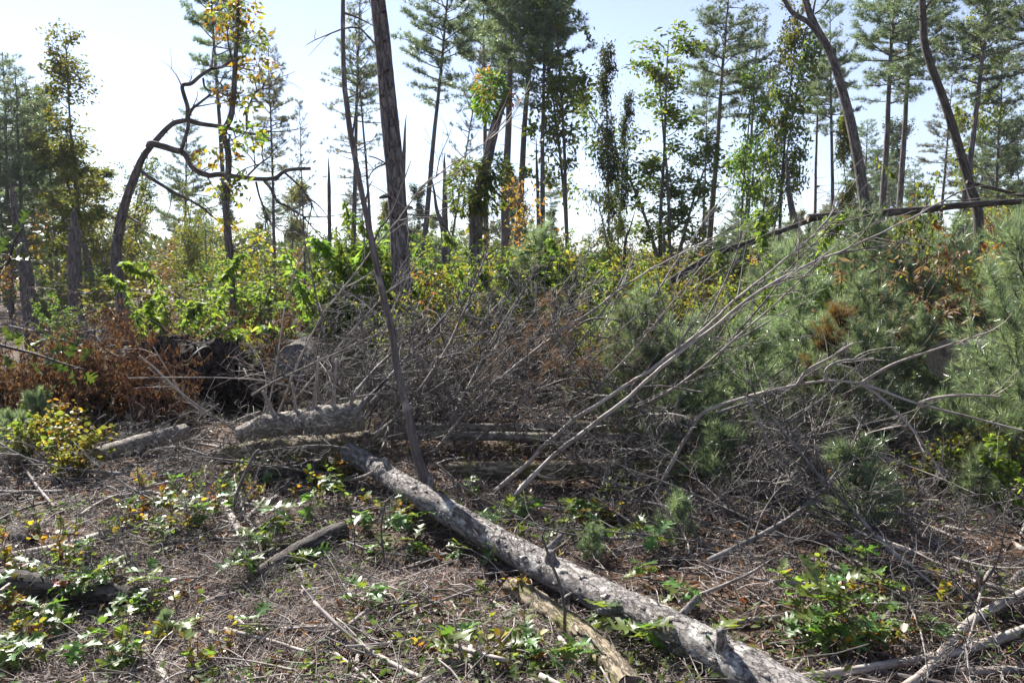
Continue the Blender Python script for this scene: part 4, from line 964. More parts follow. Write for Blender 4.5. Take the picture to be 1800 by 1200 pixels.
trees = [  # generator, px base, px top, depth, row of top, widen, label
    (pA, 20, 25, 27, 100, 1.05, 'dense white pine at the left edge of the frame'), (pD, 50, 48, 25, 128, 1.0, 'bushy dark pine second from the left edge'), (pA, 105, 100, 32, 160, 1.0, 'half hidden pine behind the left leafy tree'),
    (dI, 160, 138, 26, 88, 1.25, 'tall leafy tree with yellowing lower leaves standing at left'), (dA, 168, 165, 25, 235, 1.4, 'yellow-tinged tree under the tall leafy one at left'), (dH, 212, 218, 29, 250, 1.4, 'rounded green tree just left of the bent dead tree'),
    (dD, 95, 90, 34, 200, 1.3, 'broad dark tree filling in behind the left edge pines'), (pD, 10, 5, 33, 190, 1.3, 'low dense pine in the left corner of the wood'), (dA, 130, 125, 30, 300, 1.6, 'broad olive tree low in the left wood'), (dG, 190, 190, 22, 330, 1.1, 'bushy olive tree at the foot of the rounded green tree'),
    (pD, 328, 340, 40, 205, .9, 'small dark pine seen between limbs of the bent dead tree'), (dG, 325, 330, 26, 300, .8, 'pale olive tree behind the arching dead limbs'), (pB, 412, 385, 20, -110, .75, 'tall pine behind the golden-leaved tree'),
    (pC, 486, 480, 24, 75, .75, 'thin pine with a sparse crown left of the slim snag'), (pS, 537, 534, 24, 185, .55, 'nearly needleless thin pine at left of centre'), (pS, 615, 640, 27, 5, 1.0, 'half dead pine with level brownish boughs left of centre'),
    (pE, 662, 632, 27, 30, .7, 'thin pine leaning behind the big straight trunk'), (pB, 728, 800, 24, -70, .95, 'leaning pine right of the big trunk'), (pS, 770, 850, 21, 95, .6, 'slender leaning pine with few needles behind the snag'),
    (pB, 888, 905, 27, -140, 1.25, 'big crowned pine in the centre of the frame'), (pB, 897, 945, 28, -110, 1.1, 'twin of the central pine leaning to the right'), (pB, 950, 955, 26, -60, .95, 'dark pine right of the central pair'), (dH, 1000, 1000, 27, -120, 1.0, 'dark leafy tree at the right of the central pines'), (pB, 860, 850, 30, -30, 1.0, 'back pine filling the centre behind the snag'),
    (dC, 1076, 1040, 19, 95, .6, 'narrow leaf-covered tree tilted left against open sky'), (dC, 1078, 1084, 19.5, 175, .5, 'shorter leafy column beside the tilted narrow tree'), (dF, 1085, 1085, 18, 330, .8, 'round yellow-green bushy tree below the leafy column'),
    (dE, 948, 950, 17, 333, 1.0, 'small tree with orange and red leaves at centre'), (dB, 1168, 1182, 20, 105, 1.5, 'many-stemmed green tree standing against open sky'), (pB, 1237, 1270, 24, -30, 1.05, 'tall open pine right of the many-stemmed tree'), (pE, 1231, 1236, 27, 120, .7, 'thin pine stem close beside the tall open pine'),
    (dH, 1296, 1312, 23, 60, .85, 'slender leafy tree between the tall pines on the right'), (pE, 1300, 1320, 27, 40, .9, 'grey pine behind the slender leafy tree'), (dH, 1334, 1340, 22, 45, .8, 'dark leaved tree with olive crown left of the broken trunk'), (dI, 1362, 1376, 22, 30, .85, 'olive crowned tree touching the forked trunk'),
    (pE, 1428, 1425, 28, 70, .85, 'thin straight pine right of the jagged trunk'), (pB, 1466, 1440, 24, 20, .8, 'pine leaning left behind the forked trunk'), (pB, 1545, 1550, 27, -60, 1.15, 'bright green full pine right of the forked trunk'), (pB, 1576, 1580, 29, -80, 1.05, 'dark stemmed pine beside the bright full pine'),
    (pB, 1668, 1720, 24, -70, 1.1, 'full pine behind the dark leaning trunk'), (pB, 1790, 1797, 19, -120, .8, 'grey trunked pine at the right edge'), (pD, 1735, 1740, 30, 90, .9, 'dark pine low between the right edge trunks'), (pC, 1640, 1650, 33, 150, 1.0, 'back pine in the gap left of the dark leaning trunk'), (dA, 1500, 1495, 20, 205, .55, 'small yellowish tree below the forked trunk'), (dI, 1690, 1690, 30, 20, .8, 'dark leafy tree among the right hand pines'),
]
for i, (gen, pb, pt, d, top, wd, lab) in enumerate(trees):
    nm = 'pine_tree' if gen in (pA, pB, pC, pD, pE, pS) else 'leafy_tree'
    stand(nm, gen, pb, d, top, lab, 'tree', px_top=pt, wide=wd)
# ranks of trees farther back
for i in range(64):
    px = rgp.uniform(-120, 1920)
    if 1000 < px < 1150 or 240 < px < 310: continue
    d = rgp.uniform(42, 75); right = px > 1180
    top = rgp.uniform(200, 360) if px > 1500 or px < 230 else (rgp.uniform(340, 410) if right else rgp.uniform(300, 400))
    gen = (pA, pD, pC, dD, dA, pE)[rgp.integers(0, 6)]
    stand('pine_tree' if gen not in (dD, dA) else 'leafy_tree', gen, px, d, top, 'pine standing far back in the hazy wood' if gen not in (dD, dA) else 'leafy tree standing far back in the hazy wood', 'tree', 'trees far back in the wood', wide=1.1)
for i in range(46):
    px = rgp.uniform(-60, 1860); d = rgp.uniform(24, 42); gen = (dG, dF, dG, pD, dE)[rgp.integers(0, 5)]
    top = rgp.uniform(395, 450) if gen is not dE else rgp.uniform(420, 460)
    if px < 240 or px > 1480: top -= 60
    stand('pine_tree' if gen is pD else 'leafy_tree', gen, px, d, top, 'low young pine in the far undergrowth' if gen is pD else ('low orange-leaved tree in the far undergrowth' if gen is dE else 'low leafy tree in the far undergrowth'), 'tree', 'low trees beyond the clearing', wide=1.3)

# ------------------------------------------------------------------ SHRUBS AND YOUNG PINES
brown = [gen_shrub(60 + i, 1.25, 15, .4, 100, .062, 'rust', 'twig_red', 1.4, T_CURL, 3, .25) for i in range(4)]
tan = [gen_shrub(70 + i, 1.5, 10, .35, 60, .075, 'brown', 'twig_red', .8, T_CURL, 5, .2) for i in range(3)]
spike = [gen_shrub(80 + i, 1.5, 6, .08, 420, .085, 'bright', 'twig_dark', .45, T_LANCE, 1, .05) for i in range(3)]
green = [gen_shrub(90 + i, 1.6, 14, .38, 170, .07, m, 'twig_dark', .3, T_LEAF, 5, .15) for i, m in enumerate(['green', 'bright', 'olive', 'green'])]
yel = [gen_shrub(100 + i, 1.5, 13, .36, 130, .065, m, 'twig_dark', .3, T_LEAF, 5, .15) for i, m in enumerate(['yellow', 'gold', 'yellow'])]
bare = [gen_shrub(110 + i, 1.6, 14, .4, 12, .06, 'brown', 'twig_pile', .8, T_CURL, 7, .3, .005) for i in range(3)]
ylow = [gen_shrub(120 + i, .5, 12, .5, 34, .05, m, 'twig_red', .2, T_ROUND, 3, .15, .003) for i, m in enumerate(['yellow', 'gold', 'yellow'])]
yp = [gen_young_pine(130 + i, 1.9, 1.1) for i in range(3)] + [gen_young_pine(134, .75, .42, dens=1.2)]

# bright plants and shrubs that stand out
stand('leafy_shrub', spike[0], 283, 8.9, 462, 'bright green upright plant with drooping leaves at left, first of the two', 'shrub')
stand('leafy_shrub', spike[1], 347, 9.1, 450, 'taller bright green upright plant right of its neighbour at left', 'shrub')
stand('leafy_shrub', spike[2], 315, 9.3, 482, 'dark lower green plant between the two bright upright ones', 'shrub')
stand('leafy_shrub', gen_shrub(142, 1.6, 16, .3, 300, .085, 'bright', 'twig_dark', .5, T_LEAF, 6, .2), 625, 9.6, 372, 'large bright green bush against the big pine trunk', 'shrub', wide=.55)
stand('leafy_shrub', green[3], 730, 11.5, 400, 'dark green bush right of the big pine trunk', 'shrub', wide=.8)
stand('leafy_shrub', gen_shrub(143, 1.6, 16, .32, 260, .085, 'green', 'twig_dark', .6, T_LEAF, 6, .2), 690, 10.6, 400, 'dense dark bush wrapped behind the foot of the big pine trunk', 'shrub', wide=.6)
stand('leafy_shrub', spike[0], 610, 9.8, 330, 'lush tall green shoots rising over the large bush', 'shrub', wide=1.1)
stand('leafy_shrub', green[0], 670, 11, 380, 'dark leaved bush directly behind the tall bare limb', 'shrub', wide=.7)
stand('leafy_shrub', yel[0], 1085, 12, 385, 'yellow-green bush in the middle of the clearing', 'shrub', wide=.6)
stand('leafy_shrub', spike[1], 1410, 8.5, 372, 'bright green leafy shoots above the leaning poles', 'shrub', wide=.75)
stand('leafy_shrub', spike[2], 1345, 9, 440, 'light green shoots left of the leaning pole tips', 'shrub', wide=.8)
stand('leafy_shrub', yel[2], 1000, 14, 405, 'yellowish bush left of the middle yellow-green one', 'shrub', wide=.7)
stand('leafy_shrub', yel[1], 785, 8.5, 470, 'thin sapling with yellow hanging leaves right of the big trunk', 'shrub', wide=.4)
o1 = gen_shrub(141, 1.2, 10, .4, 190, .045, 'orange', 'twig_dark', .5, T_LEAF, 5, .3)
stand('leafy_shrub', o1, 1580, 9.8, 285, 'reddish-orange leaved bush on the propped stem at right', 'shrub', wide=.36)
stand('leafy_shrub', green[0], 1585, 9.9, 300, 'dark green bush mixed into the reddish one at right', 'shrub', wide=.4)
stand('leafy_shrub', o1, 1690, 9.8, 325, 'brown and orange bush below the dark leaning trunk', 'shrub', wide=.42)
stand('leafy_shrub', tan[0], 1640, 9.5, 330, 'dry brown bush between the two reddish ones', 'shrub', wide=.5)
for i, (px, top, d, w, lab) in enumerate([
        (1140, 530, 8.8, .9, 'young pine in the brush right of centre'), (1400, 520, 7.6, .95, 'young pine behind the leaning poles'), (1545, 515, 7.4, 1.0, 'young pine in the middle of the right group'), (1500, 420, 9.6, .9, 'tall young pine behind the middle one on the right'),
        (1815, 455, 5.8, .8, 'largest young pine at the right edge'), (1650, 425, 10.5, .8, 'back young pine left of the largest one'), (1340, 470, 9.8, .7, 'back young pine behind the light green shoots'), (1450, 585, 7.0, 1.0, 'front young pine under the arching branch'),
        (1615, 560, 8.0, .9, 'young pine beside the broken log end'), (1810, 590, 6.2, .9, 'low young pine cut by the right edge'), (1255, 575, 8.2, .8, 'young pine behind the thin dark pole'), (1590, 405, 12, .9, 'distant young pine above the right group'), (1790, 415, 12, .9, 'distant young pine at the right edge'), (985, 560, 10.5, .7, 'young pine mostly hidden behind the brush pile'),
        (1430, 425, 12, .8, 'narrow young pine far behind the pole tips'), (960, 430, 14, .9, 'grey-green young pine in the middle distance'),
        (1110, 565, 6.7, 1.0, 'soft young pine standing in front of the brush pile'), (1205, 585, 6.5, 1.0, 'low young pine beside the foot of the dark pole'), (1320, 585, 7.2, 1.1, 'low spreading young pine right of the dark pole'), (1500, 600, 6.6, 1.15, 'low spreading young pine under the fork of the arch'), (1390, 600, 8.2, 1.1, 'half hidden low pine behind the arch'), (1580, 480, 9.2, 1.0, 'upright young pine above the broken log'), (1730, 560, 8.6, 1.0, 'young pine drooping over the broken log'), (1200, 590, 8.8, 1.1, 'low wide pine behind the level logs'), (1080, 560, 9.4, 1.0, 'wide young pine left of its neighbour in the brush'), (1420, 470, 9.0, .9, 'slim pine behind the pole crossing'), (1780, 480, 8.0, 1.0, 'pale young pine at the right margin'), (1650, 600, 8.8, 1.0, 'low pine behind the broken log end')]):
    stand('young_pine', yp[i % 3], px, d, top, lab, 'pine sapling', wide=w, px_top=px + rgp.normal(0, 8))
for px, py, h, lab in ((1500, 940, .46, 'small soft young pine below the right group'), (1265, 860, .38, 'small pine sapling below the level log'), (1045, 985, .16, 'tiny pine seedling just right of the main log'), (1195, 955, .24, 'little pine seedling among the oak leaves right of the log'), (70, 770, .36, 'feathery young pine at the left edge of the floor'), (25, 800, .3, 'small feathery pine cut by the left edge'), (290, 1120, .1, 'tiny green pine seedling in the left litter'), (1720, 900, .35, 'small pine sapling near the right edge'), (1175, 1130, .12, 'pine tuft sprouting beside the log'), (165, 735, .4, 'feathery pine behind the yellow sprigs at left')):
    b = G(px, py); s = h / yp[3][1]; place('young_pine', yp[3], b, lab, 'pine sapling', None, (0, 0, rgp.uniform(0, 6)), (s * 1.05, s * 1.05, s))
nr = gen_young_pine(139, 1.9, .6, 'needle_rust', .14)
for px, top, d, lab in ((1455, 555, 6.9, 'dying young pine with rusty needles among the green ones'),):
    stand('young_pine', nr, px, d, top, lab, 'pine sapling')


def band(n, gens, name, lab, cat, group, pxr, dr, topf, wide=(.8, 1.3)):
    for i in range(n):
        px = rgp.uniform(*pxr); d = rgp.uniform(*dr); stand(name, gens[i % len(gens)], px, d, topf(px, d), lab, cat, group, wide=rgp.uniform(*wide))


band(34, brown, 'brown_shrub', 'waist-high shrub hung with rusty dead leaves in the left thicket', 'shrub', 'rusty shrubs of the left thicket', (-60, 330), (7.2, 8.7), lambda p, d: rgp.uniform(560, 640), (.7, 1.1))
band(34, brown, 'brown_shrub', 'rusty leaved shrub behind the root mound and stick heap', 'shrub', 'rusty shrubs behind the root mound', (200, 600), (9.2, 12), lambda p, d: rgp.uniform(515, 580), (.7, 1.1))
band(6, tan, 'brown_shrub', 'dry brown shrub in the tangle behind the brush pile', 'shrub', 'dry shrubs behind the brush pile', (560, 1120), (9, 14), lambda p, d: rgp.uniform(480, 560))
band(14, tan, 'brown_shrub', 'thin dry brown shrub in the far right undergrowth', 'shrub', 'dry shrubs of the far right', (1480, 1860), (8, 12), lambda p, d: rgp.uniform(390, 470))
band(50, green, 'leafy_shrub', 'green leafy shrub in the middle distance undergrowth', 'shrub', 'green shrubs of the middle distance', (440, 1500), (11, 24), lambda p, d: rgp.uniform(415, 505))
band(52, yel, 'leafy_shrub', 'yellow-green shrub in the middle distance undergrowth', 'shrub', 'yellow shrubs of the middle distance', (560, 1420), (10, 20), lambda p, d: rgp.uniform(405, 505))
band(26, bare, 'bare_shrub', 'bare twiggy shrub standing in the undergrowth', 'shrub', 'bare shrubs of the undergrowth', (-40, 1500), (9, 20), lambda p, d: rgp.uniform(440, 540))
band(16, yel + green, 'leafy_shrub', 'leafy green bush growing in the right undergrowth', 'shrub', 'green bushes of the right undergrowth', (1420, 1900), (8, 14), lambda p, d: rgp.uniform(400, 500))
band(9, [green[0], green[2], green[3]], 'leafy_shrub', 'shaded leafy shrub under the left edge trees', 'shrub', 'shaded shrubs under the left trees', (-60, 240), (19, 27), lambda p, d: rgp.uniform(470, 525))
band(16, bare, 'bare_shrub', 'bare stems standing among the rusty shrubs at left', 'shrub', 'bare stems in the rusty thicket', (-40, 580), (7.4, 9.6), lambda p, d: rgp.uniform(490, 590), (.5, .9))
band(8, tan + yel, 'leafy_shrub', 'mixed leafy bush among the rusty shrubs at left', 'shrub', 'mixed bushes in the rusty thicket', (0, 580), (8, 10), lambda p, d: rgp.uniform(520, 600), (.6, .9))
band(34, [green[2], bare[0], green[0], tan[0]], 'leafy_shrub', 'mixed dull shrub beyond the left thicket', 'shrub', 'mixed shrubs beyond the left thicket', (60, 580), (14, 30), lambda p, d: rgp.uniform(440, 520), (.9, 1.5))
band(10, yel + green, 'leafy_shrub', 'green sapling pushing up through the brush pile', 'shrub', 'saplings rising through the brush pile', (700, 1280), (7.6, 9.4), lambda p, d: rgp.uniform(465, 560), (.45, .75))
band(14, [spike[0], yel[0], green[1], spike[2]], 'leafy_shrub', 'tall sunlit sapling behind the brush pile', 'shrub', 'sunlit saplings behind the brush pile', (500, 1300), (9.6, 13), lambda p, d: rgp.uniform(395, 470), (.5, .8))
# leafy sapling at the right edge
rs = gen_shrub(150, 1.0, 7, .5, 46, .085, 'bright', 'twig_dark', .2, T_ROUND, 3, .1, .004)
for px, py, h, lab in ((1745, 905, .62, 'broad-leaved sapling with yellow-green leaves at the right edge'), (1660, 880, .45, 'lower broad-leaved sapling beside the right young pine'), (1790, 840, .5, 'leafy sapling in shade at the far right edge')):
    b = G(px, py); s = h; place('leafy_shrub', rs, b, lab, 'shrub', None, (0, 0, rgp.uniform(0, 6)), s)

# ------------------------------------------------------------------ BRUSH PILE
db = [gen_dead_branch(200 + i, 1.9, (.012, .02, .014, .026, .011, .017)[i], 34, .5, subs=6) for i in range(6)]; dn = [gen_dead_branch(210 + i, 1.5, .010, 20, .6, 1) for i in range(3)]
def brush(gen, px, py, d, yaw, pitch, s, lab, group, twist=None):
    p = P(px, py, d); m = Matrix.Rotation(yaw, 4, 'Z') @ Matrix.Rotation(-pitch, 4, 'Y') @ Matrix.Rotation(rgp.uniform(0, 6.28) if twist is None else twist, 4, 'X')
    p[2] = max(p[2], gz(p[0], p[1]) + .03)
    place('dead_branch', gen, p, lab, 'dead branch', group, m.to_euler(), s)


for i in range(32):   # fan of dead pine boughs rising from the sawn logs
    px = rgp.uniform(590, 810) if i % 4 else rgp.uniform(420, 590); brush(db[i % 6], px, rgp.uniform(690, 790), rgp.uniform(5.6, 7.2), rgp.uniform(-.6, 1.5), rgp.uniform(.15, 1.1), rgp.uniform(.45, .85), 'grey twiggy bough fanning up from the sawn logs', 'boughs fanning from the sawn logs')
for i in range(36):   # dense pile in the centre
    px = rgp.uniform(720, 1120); lean = i % 5 < 3; brush(db[i % 6], px, rgp.uniform(620, 760), rgp.uniform(6.9, 9.2) if i % 4 else rgp.uniform(5.7, 6.8), rgp.uniform(-.5, 1.1) if lean else rgp.uniform(0, 6.28), rgp.uniform(.3, .95) if lean else rgp.uniform(-.1, .6), rgp.uniform(.5, .95), 'dead twiggy bough tangled into the central brush pile', 'boughs of the central brush pile')
for i in range(18):   # thin fringe of the pile spreading right over the level logs
    brush(db[(0, 2, 4, 5)[i % 4]], rgp.uniform(1050, 1500), rgp.uniform(680, 850), rgp.uniform(5.6, 7.4), rgp.uniform(0, 6.28), rgp.uniform(-.1, .6), rgp.uniform(.45, .9), 'thin dead bough at the right fringe of the brush pile', 'boughs at the right fringe of the pile')
for i in range(12):
    q = G(rgp.uniform(360, 700), rgp.uniform(775, 830), .1); place('dead_branch', db[i % 6], q, 'dead bough lying over the stacked logs', 'dead branch', 'boughs over the stacked logs', (rgp.uniform(0, 6.28), rgp.uniform(-.5, -.1), rgp.uniform(0, 6.28)), rgp.uniform(.4, .7))
for i in range(46):   # long single limbs standing out of the pile
    r = np.random.default_rng(700 + i); L = r.uniform(1.1, 2.6); r0 = r.uniform(.005, .013); px = r.uniform(470, 1180); d = r.uniform(5.8, 8.2); b = P(px, r.uniform(690, 800), d); b[2] = max(b[2], gz(b[0], b[1]) + .03)
    up = r.uniform(.25, 1.1); a = r.uniform(-.7, .9) if r.random() < .7 else r.uniform(2, 4.2); p = bend_path([0, 0, 0], [math.cos(a) * math.cos(up), math.sin(a) * math.cos(up), math.sin(up)], L, 16, r, .55, -.1)
    o = thing('dead_limb', 'long bare limb standing out of the brush pile', 'dead branch', b, group='long limbs of the brush pile'); mb = MB(); mb.tube(p, np.linspace(r0, r0 * .3, 16), 7, knobbly(.15, 14)); part('stem', mb.mesh('dead_limb_stem', M[('pole', 'pole_dark')[i % 2]], True), o)
    tw = Twigs(); m2 = MB()
    for _ in range(11):
        j = r.integers(4, 15); q = bend_path(p[j], unit(unit(p[j] - p[j - 1]) + r.normal(0, .6, 3)), r.uniform(.2, .7), 7, r, .8); tw.add(q, .0034, .0014, 4)
        for _ in range(2): tw.add(bend_path(q[r.integers(2, 6)], rand_dir(r, 1)[0] + unit(q[-1] - q[0]), r.uniform(.1, .3), 4, r, .9), .002, .0011, 3)
    tw.flush(m2); part('side_twigs', m2.mesh('dead_limb_twigs', M['twig_pile'], True), o)
for i in range(16):
    brush(dn[i % 3], rgp.uniform(760, 1160), rgp.uniform(640, 720), rgp.uniform(6.3, 7.4), rgp.uniform(0, 6.28), rgp.uniform(0, .6), rgp.uniform(.5, .8), 'dead bough with hanging brown needles in the brush pile', 'brown-needled boughs in the brush pile')
for i in range(64):   # low debris to the right and left of the log
    px = rgp.uniform(1080, 1820); q = G(px, rgp.uniform(800, 1000), .06) if i < 58 else G(rgp.uniform(1420, 1800), rgp.uniform(1000, 1060), .06); d = q[1]
    place('dead_branch', db[i % 6], q, 'flattened dead bough on the shaded floor right of the log', 'dead branch', 'flattened boughs right of the log', (rgp.uniform(0, 6.28), rgp.uniform(-.25, .08), rgp.uniform(0, 6.28)), rgp.uniform(.35, .85))
for i in range(70):
    px = rgp.uniform(0, 660); q = G(px, rgp.uniform(765, 930) if i < 52 else rgp.uniform(930, 1080), .03)
    place('dead_branch', db[i % 6], q, 'thin dead bough lying flat on the left floor', 'dead branch', 'flat boughs on the left floor', (rgp.uniform(0, 6.28), rgp.uniform(-.12, .05), rgp.uniform(0, 6.28)), rgp.uniform(.3, .7) if i < 52 else rgp.uniform(.2, .35))
for i, (px, d) in enumerate([(30, 10), (90, 9.5), (170, 11), (60, 12), (140, 12.5)]):
    q = at(px, d); place('dead_branch', db[i], q + [0, 0, .5], 'pale dead bough lying over the left thicket', 'dead branch', 'pale boughs over the left thicket', (rgp.uniform(0, 6), -.1, rgp.uniform(0, 6.28)), .9)

# ------------------------------------------------------------------ SEEDLINGS AND SPRIGS ON THE FLOOR
oakm = []
for i, t in enumerate(T_OAK):
    mb = MB(); mb.add(t[0], tris=t[1]); oakm.append(mb.mesh('oak_leaf', M['oak']))
M['oak_shade'] = leaf_mat('oak_branch_leaves', [(0.035, 0.06, 0.016), (0.05, 0.08, 0.02), (0.07, 0.095, 0.022)], 0.45, 0.4, 0.4, 1.6, 0.01)  # darker copy of the oak leaf colours, with the branch's backlit shade painted in
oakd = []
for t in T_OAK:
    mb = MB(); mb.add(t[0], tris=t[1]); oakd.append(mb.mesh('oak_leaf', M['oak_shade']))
mb = MB(); mb.add(T_OAK[0][0], tris=T_OAK[0][1]); red_leaf = mb.mesh('red_leaf', M['red'])
mb = MB(); mb.add(T_OAK[1][0], tris=T_OAK[1][1]); brown_leaf = mb.mesh('brown_oak_leaf', M['orange'])
stemm = []
for i in range(3):
    r = np.random.default_rng(400 + i); mb = MB(); p = bend_path([0, 0, 0], [0, 0, 1], 1, 8, r, .35); mb.tube(p, np.linspace(.012, .006, 8), 5); stemm.append((mb.mesh('seedling_stem', M['twig_red'], True), p))


def seedling(b, h, nl, L, lab, group=None, leaf_cat='oak seedling'):
    o = thing('oak_seedling', lab, leaf_cat, b, (0, 0, rgp.uniform(0, 6.28)), 1, group); me, p = stemm[rgp.integers(0, 3)]
    part('stem', me, o, sc=(h * .8, h * .8, h))
    for k in range(nl):
        t = 1 - .55 * (k / nl) ** 1.3; a = k * 2.4 + rgp.uniform(-.4, .4); q = np.array([np.interp(t * 7, np.arange(8), p[:, j]) for j in range(3)]) * [h * .8, h * .8, h]
        d = np.array([math.cos(a), math.sin(a), rgp.normal(.05, .4)]); R = frames(d[None], unit(np.array([[0, 0, 1.]]) + rgp.normal(0, .3, (1, 3))))[0]
        s = L * rgp.uniform(.65, 1.15); part('leaf', oakm[rgp.integers(0, 4)], o, q, Matrix(R.tolist()).to_euler(), (s * rgp.uniform(.85, 1.1), s, s))


hand = [(640, 935, .14, 9, .09, 'oak seedling in dense growth right of the short dark log'), (670, 990, .12, 8, .09, 'oak seedling at the edge of the log shade'), (735, 985, .13, 8, .09, 'oak seedling under the shaded log flank'), (800, 985, .1, 7, .09, 'oak seedling below the log stub'), (400, 905, .16, 8, .09, 'oak seedling by the short pale stick'), (545, 915, .16, 8, .09, 'oak seedling behind the end of the short dark log'), (300, 905, .14, 7, .09, 'oak seedling in yellow growth at left'), (455, 975, .14, 8, .1, 'glossy oak seedling left of the dark curved log'), (1000, 1180, .12, 7, .1, 'oak seedling at the bottom beside the rotten log'), (1120, 1030, .14, 8, .09, 'oak seedling against the right flank of the log'),
        (1240, 1170, .16, 9, .14, 'large oak seedling overlapping the near end of the main log'), (1130, 1150, .15, 8, .13, 'oak seedling at the bottom, left of the largest one'), (1065, 1110, .14, 8, .11, 'oak seedling sprouting over the rotten log'), (1430, 1100, .22, 10, .12, 'bright oak seedling standing alone right of the main log'),
        (430, 1030, .16, 7, .11, 'oak seedling left of the short dark log'), (490, 935, .18, 8, .12, 'pale glossy oak seedling behind the short dark log'), (200, 1180, .10, 6, .10, 'low oak seedling at the bottom left'), (20, 1175, .12, 6, .11, 'oak seedling at the bottom left corner'), (165, 1060, .14, 8, .10, 'oak seedling in the shade below the dark left log'),
        (700, 955, .18, 9, .10, 'oak seedling left of the main log shadow'), (770, 940, .16, 8, .10, 'oak seedling tucked under the left side of the log'), (1050, 960, .14, 7, .11, 'oak seedling behind the middle of the main log'), (1165, 985, .15, 8, .11, 'oak seedling right of the log in broken light'), (1510, 1010, .14, 7, .13, 'shaded dull oak seedling on the right floor'), (640, 1070, .10, 6, .09, 'small oak seedling on bare litter in the lower middle'),
        (450, 1130, .12, 6, .10, 'oak seedling by the long thin stick'), (350, 930, .15, 8, .09, 'oak seedling in the bright patch at left'), (585, 890, .2, 9, .09, 'oak seedling beside the orange leaves'), (545, 1005, .12, 6, .09, 'oak seedling right of the short dark log'), (1185, 1075, .14, 8, .11, 'yellowish oak seedling at the right flank of the log')]
for px, py, h, nl, L, lab in hand: seedling(G(px, py), h, nl, L * 1.2, lab)
def patchy(x0, x1, y0, y1):
    for _ in range(40):
        px, py = rgp.uniform(x0, x1), rgp.uniform(y0, y1); g = G(px, py)
        if float(vn3(np.array([[g[0] / .7, g[1] / .7, 21.0]]))[0]) > .12: break
    return px, py


for i in range(85):
    px, py = patchy(0, 1800, 830, 1190); seedling(G(px, py), rgp.uniform(.08, .2), rgp.integers(5, 9), rgp.uniform(.07, .12), 'small oak seedling rooted among the floor litter', 'small oak seedlings on the forest floor')
# sprigs of yellow and orange leaves
lr = []
for m in ('yellow', 'gold', 'orange', 'bright'):
    mb = MB(); mb.add(T_ROUND[0], tris=T_ROUND[1]); lr.append(mb.mesh('sprig_leaf', M[m]))


def sprig(b, h, nl, L, kinds, lab, group=None):
    o = thing('leafy_sprig', lab, 'sprig', b, (0, 0, rgp.uniform(0, 6.28)), 1, group)
    for s in range(rgp.integers(2, 5)):
        q = bend_path([0, 0, 0], [rgp.normal(0, .35), rgp.normal(0, .35), 1], h * rgp.uniform(.6, 1.1), 7, rgp, .3); mb = MB(); mb.tube(q, np.linspace(.003, .0014, 7), 4); part('stem', mb.mesh('sprig_stem', M['twig_red'], True), o)
        for k in range(nl):
            t = rgp.uniform(.25, 1) * 6; c = np.array([np.interp(t, np.arange(7), q[:, j]) for j in range(3)]); a = k * 2.4 + rgp.uniform(-.5, .5)
            R = frames(np.array([[math.cos(a), math.sin(a), rgp.uniform(.1, 1.1)]]), unit(np.array([[0, 0, 1.]]) + rgp.normal(0, .4, (1, 3))))[0]
            s_ = L * rgp.uniform(.6, 1.2); part('leaf', lr[kinds[rgp.integers(0, len(kinds))]], o, c, Matrix(R.tolist()).to_euler(), s_)


for px, py, h, nl, L, kd, lab in ((920, 1060, .19, 9, .045, (1, 1, 2), 'golden sprig growing beside the rotten log'), (1545, 1150, .17, 8, .05, (0, 1, 2), 'orange and yellow sprig at the bottom right'), (310, 1070, .2, 10, .045, (0, 1, 2), 'yellow-orange sprig left of the short dark log'), (110, 1000, .2, 10, .045, (1, 2, 2), 'orange sprig above the dark left log'), (1440, 1030, .2, 8, .045, (0, 3, 1), 'tall thin yellow-green sprig on the right floor'),
                                  (1660, 1075, .22, 9, .045, (1, 2), 'orange-brown sprig near the right edge'), (1005, 1055, .14, 7, .04, (1, 3), 'small yellowish sprig against the front of the main log'), (600, 840, .22, 9, .05, (1, 2, 0), 'bright orange-yellow sprig at the far end of the log'), (565, 890, .26, 14, .05, (0, 3, 0), 'yellow-green sprig in shade below the log end'), (730, 925, .12, 7, .05, (0, 3), 'lime sprig on the shady left flank of the log'),
                                  (830, 885, .10, 6, .05, (0, 1), 'yellow sprig just behind the log by the poles'), (230, 935, .2, 10, .045, (1, 2), 'orange-tipped sprig over the pale left pole'), (255, 870, .2, 10, .05, (0, 1, 2), 'yellow sprig in the sunny left middle'), (1065, 930, .2, 8, .05, (0, 1), 'yellowing sprig in the dark right of the log'), (1080, 875, .25, 8, .06, (3, 0), 'lime green sprig in shade under the poles'), (850, 1050, .1, 6, .04, (0, 3), 'tiny lime sprig left of the rotten log')):
    sprig(G(px, py), h, nl, L, kd, lab)
for i in range(190):
    px, py = patchy(0, 1800, 790, 1190) if i < 120 else patchy(0, 620, 780, 960)
    sprig(G(px, py), rgp.uniform(.1, .25), rgp.integers(4, 9), rgp.uniform(.03, .05), ((0, 0, 3), (0, 1), (1, 2), (3, 0))[rgp.integers(0, 4)], 'small sprig of yellowing leaves rising from the litter', 'yellowing sprigs on the forest floor')
for i in range(34):
    px = rgp.uniform(-10, 480) if i < 16 else rgp.uniform(1560, 1810); px = px if not 165 < px < 480 else rgp.uniform(-10, 165); q = G(px, rgp.uniform(700, 880)); place('low_shrub', ylow[i % 3], q, 'low yellow-leaved shrub in the sunny floor growth', 'shrub', 'low yellow shrubs of the floor', (0, 0, rgp.uniform(0, 6)), rgp.uniform(.45, .95))
